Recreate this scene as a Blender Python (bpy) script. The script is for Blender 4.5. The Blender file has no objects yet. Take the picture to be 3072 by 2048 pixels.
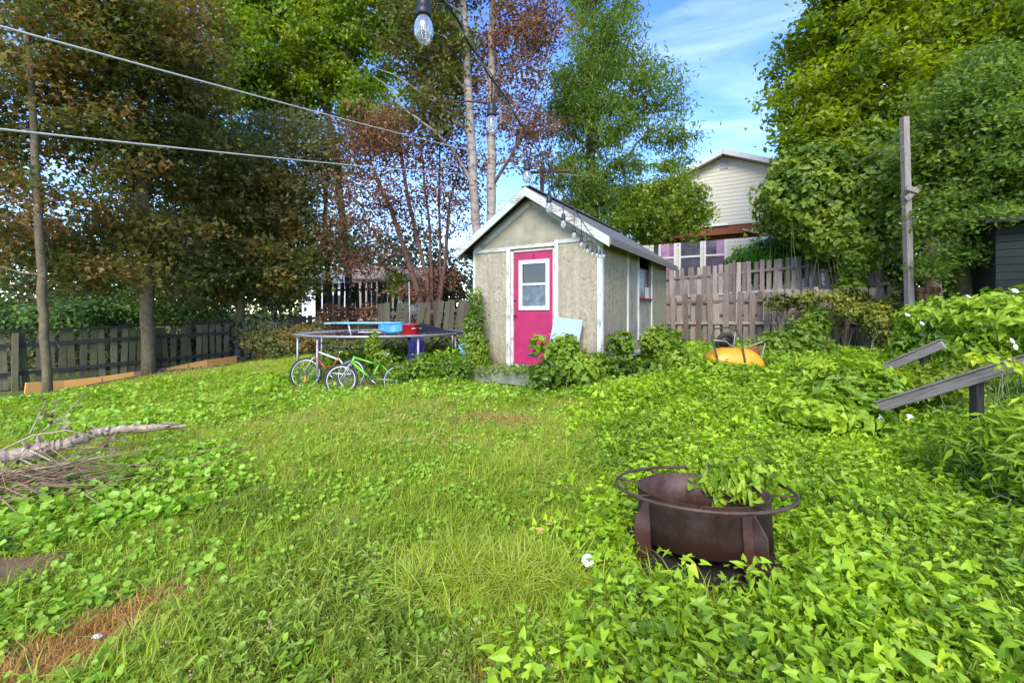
import bpy, math, random
import numpy as np
from mathutils import Vector, Matrix, Euler
PI = math.pi
random.seed(7); RNG = np.random.default_rng(11)
sc = bpy.context.scene
COL = sc.collection

# ------------------------------------------------------------------ camera, sky, sun, exposure
F = 1350.0; HZ = 940.0; CH = 1.40          # focal length in photo pixels, horizon row, eye height
cam_d = bpy.data.cameras.new('camera'); cam = bpy.data.objects.new('camera', cam_d); COL.objects.link(cam)
cam.location = (0, 0, CH); cam.rotation_euler = (PI/2, 0, 0)
cam_d.sensor_width = 36; cam_d.lens = 36*F/3072; cam_d.shift_y = -(1024-HZ)/3072
cam_d.clip_start = 0.05; cam_d.clip_end = 2000
sc.camera = cam

SUN_EL = math.radians(41); SUN_AZ = math.atan2(-0.20, -0.98)      # veiled sun behind the viewer
w = bpy.data.worlds.new('World'); sc.world = w; w.use_nodes = True
nt = w.node_tree; nt.nodes.clear()
def N(nt, t, **k):
    n = nt.nodes.new(t)
    for a, b in k.items():
        if a.startswith('i_'): n.inputs[a[2:].replace('_', ' ')].default_value = b
        else: setattr(n, a, b)
    return n
L = lambda nt, a, b: nt.links.new(a, b)
sky = N(nt, 'ShaderNodeTexSky', sky_type='NISHITA', sun_disc=False)
sky.sun_elevation = SUN_EL; sky.sun_rotation = SUN_AZ
sky.air_density = 1.0; sky.dust_density = 0.3; sky.ozone_density = 2.2
tc = N(nt, 'ShaderNodeTexCoord'); mp = N(nt, 'ShaderNodeMapping'); mp.inputs['Scale'].default_value = (1.6, 1.6, 6.0)
mp.inputs['Rotation'].default_value = (0.0, 0.25, 0.3)
nz = N(nt, 'ShaderNodeTexNoise'); nz.inputs['Scale'].default_value = 1.7; nz.inputs['Detail'].default_value = 7; nz.inputs['Roughness'].default_value = .55
nz.inputs['Distortion'].default_value = .6
cr = N(nt, 'ShaderNodeValToRGB'); cr.color_ramp.elements[0].position = .44; cr.color_ramp.elements[1].position = .92
cr.color_ramp.elements[1].color = (.34, .34, .34, 1)
hsv = N(nt, 'ShaderNodeHueSaturation'); hsv.inputs['Saturation'].default_value = 1.28; hsv.inputs['Hue'].default_value = .518; hsv.inputs['Value'].default_value = 1.0
mx = N(nt, 'ShaderNodeMixRGB'); mx.inputs['Color2'].default_value = (6.0, 6.5, 7.4, 1)
bg = N(nt, 'ShaderNodeBackground'); bg.inputs['Strength'].default_value = 0.15
wo = N(nt, 'ShaderNodeOutputWorld')
L(nt, tc.outputs['Generated'], mp.inputs['Vector']); L(nt, mp.outputs[0], nz.inputs['Vector']); L(nt, nz.outputs['Fac'], cr.inputs[0])
L(nt, sky.outputs[0], hsv.inputs['Color']); L(nt, hsv.outputs[0], mx.inputs['Color1']); L(nt, cr.outputs[0], mx.inputs['Fac'])
L(nt, mx.outputs[0], bg.inputs['Color']); L(nt, bg.outputs[0], wo.inputs['Surface'])
sun_d = bpy.data.lights.new('sun', 'SUN'); sun_d.energy = 1.8; sun_d.angle = math.radians(28); sun_d.color = (1, .93, .80)
sun = bpy.data.objects.new('sun', sun_d); COL.objects.link(sun)
sdir = Vector((math.sin(SUN_AZ)*math.cos(SUN_EL), math.cos(SUN_AZ)*math.cos(SUN_EL), math.sin(SUN_EL)))
sun.rotation_euler = sdir.to_track_quat('Z', 'Y').to_euler(); sun.location = (0, 0, 30)
sc.view_settings.view_transform = 'Standard'; sc.view_settings.look = 'None'
sc.view_settings.exposure = 1.72; sc.view_settings.gamma = 1; sc.view_settings.use_curve_mapping = False
sc.cycles.use_denoising = True
sc.cycles.max_bounces = 8; sc.cycles.diffuse_bounces = 4; sc.cycles.glossy_bounces = 3; sc.cycles.transmission_bounces = 6; sc.cycles.transparent_max_bounces = 8
sc.cycles.sample_clamp_indirect = 6

# ------------------------------------------------------------------ helpers
def P(px, py, D): return Vector(((px-1536)/F*D, D, CH-(py-HZ)/F*D))
_cp = np.array([(0,1.7,0),(-3,2,0),(3,2,.04),(1.1,2.6,.05),(-10,8.5,-.2),(-8,12,.02),(-4,5,0),(-6,7,-.12),(-3.3,7.3,.1),(0,5,.12),
 (-.2,6.6,.20),(1.4,6.8,.36),(-.7,8.3,.44),(3.5,4,.10),(4,8,.36),(3.8,11,.4),(4.7,13.5,.3),(9.1,10.8,.3),(6,6.5,.25),(-2.7,10,.2),
 (-2,13,.7),(-6,15.5,1.1),(0,16,1),(6,16.5,1.2),(12,13.5,1.4),(-13,14,.1),(0,-4,0),(-20,20,.6),(20,20,1.5),(0,30,1.4),(-30,50,1.4),(30,50,1.6),(0,80,1.5),(15,5,.3),(-15,3,-.1)])
def H(x, y):
    x = np.asarray(x, float); y = np.asarray(y, float)
    num = 0; den = 0
    for cx, cy, cz in _cp:
        wt = 1/((x-cx)**2+(y-cy)**2+.25)**1.6
        num = num+wt*cz; den = den+wt
    return num/den
def G(px, py):                       # ground point seen at a photo pixel
    D = F*CH/max(py-HZ, 20)
    for _ in range(30):
        D = .5*D+.5*F*(CH-float(H((px-1536)/F*D, D)))/max(py-HZ, 20)
    return Vector(((px-1536)/F*D, D, float(H((px-1536)/F*D, D))))
def tag(o, label=None, cat=None, group=None, kind=None):
    if label: o['label'] = label
    if cat: o['category'] = cat
    if group: o['group'] = group
    if kind: o['kind'] = kind
    return o
def empty(name, loc=(0, 0, 0), rot=(0, 0, 0), label=None, cat=None, group=None):
    o = bpy.data.objects.new(name, None); COL.objects.link(o); o.location = loc
    o.rotation_euler = (0, 0, rot) if isinstance(rot, (int, float)) else rot
    o.empty_display_size = .2
    return tag(o, label, cat, group)
def inst(name, me, parent=None, loc=(0, 0, 0), rot=(0, 0, 0), scale=(1, 1, 1)):
    o = bpy.data.objects.new(name, me); COL.objects.link(o); o.parent = parent
    o.location = loc; o.rotation_euler = rot; o.scale = scale
    return o
class MB:
    def __init__(s): s.v = []; s.f = []; s.sm = []
    def add(s, vs, fs, smooth=False):
        b = len(s.v); s.v += [tuple(v) for v in vs]; s.f += [tuple(b+i for i in f) for f in fs]; s.sm += [smooth]*len(fs); return s
    def box(s, c, d, rot=None, ch=0):
        x, y, z = d[0]/2, d[1]/2, d[2]/2
        vs = [Vector((sx*x, sy*y, sz*z)) for sz in (-1, 1) for sy in (-1, 1) for sx in (-1, 1)]
        if rot is not None:
            R = rot if isinstance(rot, Matrix) else Euler(rot).to_matrix()
            vs = [R @ v for v in vs]
        vs = [v+Vector(c) for v in vs]
        return s.add(vs, [(0,2,3,1),(4,5,7,6),(0,1,5,4),(2,6,7,3),(0,4,6,2),(1,3,7,5)])
    def prism(s, pts, thick, M=None):         # outline in xz, extruded in y from 0 to thick
        n = len(pts)
        vs = [Vector((x, 0, z)) for x, z in pts]+[Vector((x, thick, z)) for x, z in pts]
        if M is not None: vs = [M @ v for v in vs]
        fs = [tuple(range(n)), tuple(range(2*n-1, n-1, -1))]+[(i, i+n, (i+1) % n+n, (i+1) % n) for i in range(n)]
        return s.add(vs, fs)
    def tube(s, pts, r, n=6, closed=False, smooth=True, cap=True):
        pts = [Vector(p) for p in pts]; m = len(pts)
        rr = r if hasattr(r, '__len__') else [r]*m
        vs = []; up = Vector((.123, .31, .94)).normalized()
        prev = None
        for i, p in enumerate(pts):
            a = pts[(i-1) % m] if (closed or i > 0) else p
            b = pts[(i+1) % m] if (closed or i < m-1) else p
            t = (b-a)
            t = t.normalized() if t.length > 1e-9 else Vector((0, 0, 1))
            if prev is None: u = t.cross(up); u = u.normalized() if u.length > .05 else t.cross(Vector((1, 0, 0))).normalized()
            else:
                u = prev-t*prev.dot(t); u = u.normalized() if u.length > 1e-6 else t.orthogonal().normalized()
            prev = u; v = t.cross(u)
            for k in range(n):
                A = 2*PI*k/n; vs.append(p+(u*math.cos(A)+v*math.sin(A))*rr[i])
        fs = []
        for i in range(m if closed else m-1):
            for k in range(n):
                j = (i+1) % m
                fs.append((i*n+k, i*n+(k+1) % n, j*n+(k+1) % n, j*n+k))
        if not closed and cap: fs += [tuple(range(n-1, -1, -1)), tuple((m-1)*n+k for k in range(n))]
        return s.add(vs, fs, smooth)
    def ring(s, c, R, r, n=32, k=6, axis='z', M=None):
        pts = []
        for i in range(n):
            A = 2*PI*i/n; a, b = R*math.cos(A), R*math.sin(A)
            v = {'z': Vector((a, b, 0)), 'y': Vector((a, 0, b)), 'x': Vector((0, a, b))}[axis]
            if M is not None: v = M @ v
            pts.append(Vector(c)+v)
        return s.tube(pts, r, k, closed=True)
    def lathe(s, prof, n=16, c=(0, 0, 0), M=None, smooth=True):
        vs = []
        for r, z in prof:
            for k in range(n):
                A = 2*PI*k/n; v = Vector((r*math.cos(A), r*math.sin(A), z))
                if M is not None: v = M @ v
                vs.append(v+Vector(c))
        fs = [(i*n+k, i*n+(k+1) % n, (i+1)*n+(k+1) % n, (i+1)*n+k) for i in range(len(prof)-1) for k in range(n)]
        return s.add(vs, fs, smooth)
    def mesh(s, name, mat=None):
        me = bpy.data.meshes.new(name); me.from_pydata(s.v, [], s.f)
        me.polygons.foreach_set('use_smooth', s.sm)
        if mat: me.materials.append(mat)
        me.update(); return me
    def build(s, name, mat, parent=None, loc=(0, 0, 0), rot=(0, 0, 0)):
        return inst(name, s.mesh(name, mat), parent, loc, rot)

# ------------------------------------------------------------------ materials
def newmat(name):
    m = bpy.data.materials.new(name); m.use_nodes = True; nt = m.node_tree; nt.nodes.clear()
    out = N(nt, 'ShaderNodeOutputMaterial'); b = N(nt, 'ShaderNodeBsdfPrincipled'); L(nt, b.outputs[0], out.inputs[0])
    return m, nt, b, out
def ramp(nt, stops, interp='LINEAR'):
    r = N(nt, 'ShaderNodeValToRGB'); e = r.color_ramp; e.interpolation = interp
    while len(e.elements) < len(stops): e.elements.new(.5)
    for el, (p, c) in zip(e.elements, stops): el.position = p; el.color = (*c, 1)
    return r
def simple(name, c, rough=.6, metal=0, var=.25, scale=8, bump=.1, spec=.4, c2=None):
    m, nt, b, out = newmat(name)
    t = N(nt, 'ShaderNodeTexCoord'); n = N(nt, 'ShaderNodeTexNoise'); n.inputs['Scale'].default_value = scale; n.inputs['Detail'].default_value = 6
    n.inputs['Roughness'].default_value = .65
    L(nt, t.outputs['Object'], n.inputs['Vector'])
    c2 = c2 or tuple(x*(1-var) for x in c); c1 = tuple(min(1, x*(1+var*.6)) for x in c)
    r = ramp(nt, [(.3, c2), (.7, c1)]); L(nt, n.outputs['Fac'], r.inputs[0]); L(nt, r.outputs[0], b.inputs['Base Color'])
    b.inputs['Roughness'].default_value = rough; b.inputs['Metallic'].default_value = metal
    b.inputs['Specular IOR Level'].default_value = spec
    if bump:
        bp = N(nt, 'ShaderNodeBump'); bp.inputs['Strength'].default_value = bump; bp.inputs['Distance'].default_value = .01
        n2 = N(nt, 'ShaderNodeTexNoise'); n2.inputs['Scale'].default_value = scale*6; n2.inputs['Detail'].default_value = 4
        L(nt, t.outputs['Object'], n2.inputs['Vector']); L(nt, n2.outputs['Fac'], bp.inputs['Height']); L(nt, bp.outputs[0], b.inputs['Normal'])
    return m
def wood(name, light, dark, axis='z', stain=None, scale=1.0, paint=None, rand=.3, rough=.85):
    # weathered boards: long grain along an axis, each board its own tone; optional flaking paint / moss stain
    m, nt, b, out = newmat(name)
    t = N(nt, 'ShaderNodeTexCoord'); oi = N(nt, 'ShaderNodeObjectInfo')
    ad = N(nt, 'ShaderNodeVectorMath', operation='ADD'); sc_ = N(nt, 'ShaderNodeVectorMath', operation='SCALE'); sc_.inputs[0].default_value = (37, 61, 83)
    L(nt, oi.outputs['Random'], sc_.inputs['Scale']); L(nt, t.outputs['Object'], ad.inputs[0]); L(nt, sc_.outputs[0], ad.inputs[1])
    mp = N(nt, 'ShaderNodeMapping'); s = [30*scale]*3; s['xyz'.index(axis)] = 1.6*scale; mp.inputs['Scale'].default_value = s
    L(nt, ad.outputs[0], mp.inputs['Vector'])
    n = N(nt, 'ShaderNodeTexNoise'); n.inputs['Scale'].default_value = 2.2; n.inputs['Detail'].default_value = 8; n.inputs['Roughness'].default_value = .7; n.inputs['Distortion'].default_value = .4
    L(nt, mp.outputs[0], n.inputs['Vector'])
    r = ramp(nt, [(.28, dark), (.52, tuple((a+c)/2 for a, c in zip(light, dark))), (.75, light)]); L(nt, n.outputs['Fac'], r.inputs[0])
    # per-board brightness
    mr = N(nt, 'ShaderNodeMapRange'); mr.inputs['To Min'].default_value = 1-rand; mr.inputs['To Max'].default_value = 1+rand*.8
    L(nt, oi.outputs['Random'], mr.inputs['Value'])
    hs = N(nt, 'ShaderNodeHueSaturation'); L(nt, r.outputs[0], hs.inputs['Color']); L(nt, mr.outputs[0], hs.inputs['Value'])
    col = hs.outputs[0]
    n2 = N(nt, 'ShaderNodeTexNoise'); n2.inputs['Scale'].default_value = 2.5*scale; n2.inputs['Detail'].default_value = 7; n2.inputs['Roughness'].default_value = .7
    L(nt, ad.outputs[0], n2.inputs['Vector'])
    if stain:
        rr = ramp(nt, [(.45, (0, 0, 0)), (.62, (1, 1, 1))]); L(nt, n2.outputs['Fac'], rr.inputs[0])
        mxx = N(nt, 'ShaderNodeMixRGB'); mxx.inputs['Color2'].default_value = (*stain, 1)
        L(nt, rr.outputs[0], mxx.inputs['Fac']); L(nt, col, mxx.inputs['Color1']); col = mxx.outputs[0]
    if paint:
        mm = N(nt, 'ShaderNodeMath', operation='MULTIPLY'); L(nt, n2.outputs['Fac'], mm.inputs[0]); L(nt, n.outputs['Fac'], mm.inputs[1])
        rr = ramp(nt, [(.17, (0, 0, 0)), (.215, (1, 1, 1))]); L(nt, mm.outputs[0], rr.inputs[0])
        mxx = N(nt, 'ShaderNodeMixRGB'); mxx.inputs['Color2'].default_value = (*paint, 1)
        L(nt, rr.outputs[0], mxx.inputs['Fac']); L(nt, col, mxx.inputs['Color1']); col = mxx.outputs[0]
    L(nt, col, b.inputs['Base Color']); b.inputs['Roughness'].default_value = rough; b.inputs['Specular IOR Level'].default_value = .25
    bp = N(nt, 'ShaderNodeBump'); bp.inputs['Strength'].default_value = .5; bp.inputs['Distance'].default_value = .004
    L(nt, n.outputs['Fac'], bp.inputs['Height']); L(nt, bp.outputs[0], b.inputs['Normal'])
    return m
def leafmat(name, stops, trans=.35, inst_tint=False, nscale=.6, namt=.5, gloss=.35, rough=.45):
    m = bpy.data.materials.new(name); m.use_nodes = True; nt = m.node_tree; nt.nodes.clear()
    out = N(nt, 'ShaderNodeOutputMaterial')
    at = N(nt, 'ShaderNodeAttribute'); at.attribute_name = 'tint'; at.attribute_type = 'GEOMETRY'
    val = at.outputs['Fac']
    if inst_tint:
        a2 = N(nt, 'ShaderNodeAttribute'); a2.attribute_name = 'itint'; a2.attribute_type = 'INSTANCER'
        mm = N(nt, 'ShaderNodeMath', operation='MULTIPLY_ADD'); L(nt, at.outputs['Fac'], mm.inputs[0]); mm.inputs[1].default_value = .3
        L(nt, a2.outputs['Fac'], mm.inputs[2]); val = mm.outputs[0]
    if namt:
        ge = N(nt, 'ShaderNodeNewGeometry'); n = N(nt, 'ShaderNodeTexNoise'); n.inputs['Scale'].default_value = nscale; n.inputs['Detail'].default_value = 3
        L(nt, ge.outputs['Position'], n.inputs['Vector'])
        m1 = N(nt, 'ShaderNodeMath', operation='MULTIPLY_ADD'); L(nt, n.outputs['Fac'], m1.inputs[0]); m1.inputs[1].default_value = namt*2; m1.inputs[2].default_value = -namt
        m2 = N(nt, 'ShaderNodeMath', operation='ADD'); L(nt, val, m2.inputs[0]); L(nt, m1.outputs[0], m2.inputs[1]); val = m2.outputs[0]
    r = ramp(nt, stops); L(nt, val, r.inputs[0])
    d = N(nt, 'ShaderNodeBsdfPrincipled'); d.inputs['Roughness'].default_value = rough; d.inputs['Specular IOR Level'].default_value = gloss
    L(nt, r.outputs[0], d.inputs['Base Color'])
    t = N(nt, 'ShaderNodeBsdfTranslucent')
    hs = N(nt, 'ShaderNodeHueSaturation'); hs.inputs['Value'].default_value = 1.5; hs.inputs['Saturation'].default_value = 1.1; hs.inputs['Hue'].default_value = .49
    L(nt, r.outputs[0], hs.inputs['Color']); L(nt, hs.outputs[0], t.inputs['Color'])
    mxs = N(nt, 'ShaderNodeMixShader'); mxs.inputs[0].default_value = trans
    L(nt, d.outputs[0], mxs.inputs[1]); L(nt, t.outputs[0], mxs.inputs[2]); L(nt, mxs.outputs[0], out.inputs[0])
    return m

# ------------------------------------------------------------------ leaf clouds
def fastmesh(name, V, faces, loops_per, tint=None, mat=None, smooth=False):
    me = bpy.data.meshes.new(name)
    me.vertices.add(len(V)); me.vertices.foreach_set('co', np.ascontiguousarray(V, np.float32).ravel())
    lf = np.ascontiguousarray(faces, np.int32).ravel(); me.loops.add(len(lf)); me.loops.foreach_set('vertex_index', lf)
    n = len(loops_per); me.polygons.add(n)
    st = np.concatenate([[0], np.cumsum(loops_per)[:-1]]).astype(np.int32)
    me.polygons.foreach_set('loop_start', st)
    try: me.polygons.foreach_set('loop_total', np.asarray(loops_per, np.int32))
    except Exception: pass
    me.polygons.foreach_set('use_smooth', np.full(n, smooth))
    if tint is not None:
        a = me.attributes.new('tint', 'FLOAT', 'POINT'); a.data.foreach_set('value', np.ascontiguousarray(tint, np.float32))
    if mat: me.materials.append(mat)
    me.update(calc_edges=True); return me
# leaf outlines: x across, y along, z out of the blade;  faces are triangles / quads
LEAF = {
 'oval': ([(0,0,0),(-.3,.4,.06),(0,1,-.06),(.3,.4,.06)], [(0,3,2,1)]),
 'narrow': ([(0,0,0),(-.13,.4,.03),(0,1,-.12),(.13,.4,.03)], [(0,3,2,1)]),
 'round': ([(0,0,0),(-.42,.25,.06),(-.36,.75,.05),(0,1,-.05),(.36,.75,.05),(.42,.25,.06)], [(0,3,2,1),(0,5,4,3)]),
 'maple': ([(0,0,0),(-.52,.28,.06),(-.17,.42,.0),(0,1.0,-.08),(.17,.42,.0),(.52,.28,.06)], [(0,2,1),(0,4,3,2),(0,5,4)]),
 'heart': ([(0,.02,0),(-.3,-.12,.03),(-.45,.18,.07),(-.24,.62,.04),(0,1.0,-.12),(.24,.62,.04),(.45,.18,.07),(.3,-.12,.03),(0,.5,-.05)],
           [(0,8,2,1),(8,4,3,2),(0,7,6,8),(8,6,5,4)]),
 'arrow': ([(0,.05,0),(-.30,-.20,.05),(-.36,.12,.06),(-.20,.6,.04),(0,1.05,-.1),(.20,.6,.04),(.36,.12,.06),(.30,-.20,.05),(0,.5,-.04)],
           [(0,8,2,1),(8,4,3,2),(0,7,6,8),(8,6,5,4)]),
}
def norm(a): return a/np.maximum(np.linalg.norm(a, axis=1, keepdims=True), 1e-9)
def leafarr(Pn, S, shape, tint, up=.8, out=None, droop=0.3, rng=RNG, jit=1.0):
    n = len(Pn); T, Fc = LEAF[shape]; T = np.array(T)
    nrm = rng.normal(size=(n, 3))*jit*.6; nrm[:, 2] += up
    if out is not None: nrm += out
    nrm = norm(nrm)
    d = rng.normal(size=(n, 3)); d[:, 2] -= droop
    d = norm(d-nrm*np.sum(d*nrm, axis=1, keepdims=True)); b = np.cross(d, nrm)
    V = Pn[:, None, :]+S[:, None, None]*(T[None, :, 0:1]*b[:, None, :]+T[None, :, 1:2]*d[:, None, :]+T[None, :, 2:3]*nrm[:, None, :])
    k = len(T); V = V.reshape(-1, 3)
    fl = np.concatenate([np.array(f) for f in Fc]); tot = [len(f) for f in Fc]
    Fs = (np.arange(n)[:, None]*k+fl[None, :]).ravel(); lp = np.tile(tot, n)
    return V, Fs, lp, np.repeat(tint, k)
def leafcloud(name, Pn, S, shape, tint, mat, parent=None, **k):
    V, Fs, lp, tt = leafarr(Pn, S, shape, tint, **k)
    return inst(name, fastmesh(name, V, Fs, lp, tt, mat), parent)
def ell(px, py, D, rx, ry, rd, wgt=1.0):      # ellipsoid: centre pixel+depth, radii in photo pixels, depth radius in metres
    c = P(px, py, D); return (c.x, c.y, c.z, rx/F*D, rd, ry/F*D, wgt)
def sample_ells(ells, n, rng=RNG, shell=2.4):
    vol = np.array([e[3]*e[4]*e[5]*e[6] for e in ells]); vol = vol/vol.sum()
    idx = rng.choice(len(ells), n, p=vol); d = norm(rng.normal(size=(n, 3)))
    r = rng.random(n)**(1/shell); E = np.array(ells)
    return E[idx, 0:3]+d*r[:, None]*E[idx, 3:6], d

def tree(name, label, cat, trunk, tr, ells, nclump, nleaf, lsize, shape, lmat, bmat, clr=.35, group=None, seed=1, shell=2.2,
         stems=None, minr=.008, up=.8, tintr=(0, 1), flat=1.0, droop=.3, limbname='limbs', zmin=None):
    """trunk: list of world points from the ground up; tr: base radius; extra stems as further polylines."""
    rng = np.random.default_rng(seed)
    base = Vector(trunk[0]); root = empty(name, base, 0, label, cat, group)
    nodes = []; par = []; lead = []
    def addline(pts, start=None, sub=4):
        prev = start
        for i in range(len(pts)-1):
            a, b = Vector(pts[i]), Vector(pts[i+1])
            for k in range(sub if i or start is None else sub):
                q = a.lerp(b, k/sub)
                j = Vector(rng.normal(size=3))*.005*(a-b).length if nodes else Vector((0, 0, 0))
                nodes.append(np.array(q+j)); par.append(prev if prev is not None else -1); lead.append(True); prev = len(nodes)-1
        nodes.append(np.array(Vector(pts[-1]))); par.append(prev); lead.append(True)
    addline(trunk)
    for st in (stems or []): addline(st, start=0)
    nlead = len(nodes)
    C, _ = sample_ells(ells, nclump, rng, shell)
    rag = rng.random(nclump) < .14; E_c = np.array([e[:3] for e in ells]); near_c = E_c[np.argmin(np.linalg.norm(C[:, None]-E_c[None], axis=2), axis=1)]
    C = np.where(rag[:, None], near_c+(C-near_c)*(1+.4*rng.random(nclump))[:, None], C)
    if zmin is not None: C[:, 2] = np.maximum(C[:, 2], zmin+rng.random(nclump)*.4)
    A = np.array(nodes); dist = np.min(np.linalg.norm(C[:, None, :]-A[None], axis=2), axis=1)
    for ci in np.argsort(dist):
        c = C[ci]; A = np.array(nodes); dd = np.linalg.norm(A-c, axis=1)
        pen = dd+np.maximum(0, A[:, 2]-c[2]+.1*dd)*1.1      # limbs grow upward and outward
        pen[0:2] += 3
        k = int(np.argmin(pen)); a = A[k]; prev = k; m = 3 if dd[k] > .5 else 2
        for i in range(1, m+1):
            t = i/m; q = a+(c-a)*t+rng.normal(size=3)*.05*dd[k]*(1 if i < m else 0); q[2] += math.sin(t*PI)*.06*dd[k]
            nodes.append(q); par.append(prev); lead.append(False); prev = len(nodes)-1
    n = len(nodes); area = np.full(n, minr**2)
    for i in range(n-1, 0, -1):
        if par[i] >= 0 and i >= nlead: area[par[i]] += area[i]*.9
    for i in range(nlead-1, 0, -1): 
        if par[i] >= 0: area[par[i]] += area[i]
    r = np.sqrt(area); sc0 = tr/r[0]; r = np.where(np.arange(n) < nlead, np.maximum(r*sc0, minr), np.minimum(r*min(1.4, sc0), tr*.55))
    A = np.array(nodes)-np.array(base)
    mb = MB(); lb = MB()
    def emit(mbx, i, j, sides):
        a, b = Vector(A[i]), Vector(A[j]); t = (b-a)
        if t.length < 1e-5: return
        t.normalize(); u = t.orthogonal().normalized(); v = t.cross(u); vs = []
        ra = r[i] if i < nlead and j < nlead else min(r[i], r[j]*1.35)
        for q, rr in ((a-t*ra*.3, ra), (b, r[j])):
            for k in range(sides): an = 2*PI*k/sides; vs.append(q+(u*math.cos(an)+v*math.sin(an))*rr)
        mbx.add(vs, [(k, (k+1) % sides, sides+(k+1) % sides, sides+k) for k in range(sides)], True)
    # trunk lines as continuous tubes
    i = 0
    while i < nlead:
        line = [i] if par[i] < 0 else [par[i], i]; i += 1
        while i < nlead and par[i] == i-1: line.append(i); i += 1
        rr = [float(r[k]) for k in line]
        for q in range(1, len(rr)): rr[q] = min(rr[q], rr[q-1])
        mb.tube([Vector(A[k])+Vector((0, 0, -.15 if line[0] == k == 0 else 0)) for k in line], [x*(1+.25*(q == 0)) for q, x in enumerate(rr)], 9)
    for j in range(nlead, n): emit(lb, par[j], j, 5 if r[j] > .02 else 3)
    mb.build('trunk', bmat, root); tag(lb.build(limbname, bmat, root), kind='stuff')
    per = max(1, nleaf//nclump)
    cc = np.repeat(C, per, axis=0); m = len(cc)
    off = rng.normal(size=(m, 3))*clr*np.array([1, 1, .55*flat]); Pn = cc+off
    back = rng.random(m)[:, None]*.35                     # some leaves sit back along the twig
    Pn = Pn-np.array(base)
    ti = np.repeat(rng.random(nclump), per)*.55+rng.random(m)*.45; ti = tintr[0]+(tintr[1]-tintr[0])*ti
    leafcloud('crown', Pn, lsize*(.65+.6*rng.random(m)), shape, ti, lmat, root, up=up, droop=droop, rng=rng)
    return root

def vines(name, label, cat, ells, n, lsize, shape, lmat, smat, seed=1, group=None, shell=3.5, stems=14, up=.5, ground=None, outw=.9, tintr=(0, 1)):
    rng = np.random.default_rng(seed); E = np.array(ells)
    b = Vector((float(np.mean(E[:, 0])), float(np.mean(E[:, 1])), 0)); b.z = float(H(b.x, b.y)) if ground is None else ground
    root = empty(name, b, 0, label, cat, group)
    Pn, d = sample_ells(ells, n, rng, shell)
    fq = 1.6/max(.25, float(np.mean(E[:, 3]))); bump = 1+.16*np.sin(Pn[:, 0]*4.1*fq+Pn[:, 2]*5.3*fq+seed)*np.cos(Pn[:, 2]*3.7*fq-Pn[:, 0]*2*fq)+.08*np.sin(Pn[:, 0]*9+Pn[:, 2]*7+seed)+.06*np.sin(Pn[:, 1]*13-Pn[:, 2]*11)
    Pn = Pn+d*(bump[:, None]-1)*np.mean(E[:, 3:6])+rng.normal(size=(n, 3))*lsize*.25
    keep = Pn[:, 2] > H(Pn[:, 0], Pn[:, 1])-.02; Pn = Pn[keep]; d = d[keep]; m = len(Pn)
    ti = tintr[0]+(tintr[1]-tintr[0])*(.5*rng.random(m)+.25+.25*np.sin(Pn[:, 0]*3.1+Pn[:, 2]*4.3+seed))
    leafcloud('foliage', Pn-np.array(b), lsize*(.55+.75*rng.random(m)), shape, ti, lmat, root, up=up, out=d*outw, rng=rng, jit=1.0, droop=.5)
    mb = MB(); C, _ = sample_ells(ells, stems, rng, 2.5)
    for c in C:
        g = np.array([c[0]+rng.normal()*.15, c[1]+rng.normal()*.1, float(H(c[0], c[1]))-.03]); pts = []
        for k in range(6):
            t = k/5; q = g+(c-g)*t+rng.normal(size=3)*.05*math.sin(PI*t); pts.append(Vector(q)-b)
        mb.tube(pts, [.008, .007, .006, .005, .004, .003], 4)
    mb.build('stem', smat, root)
    return root

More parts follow.
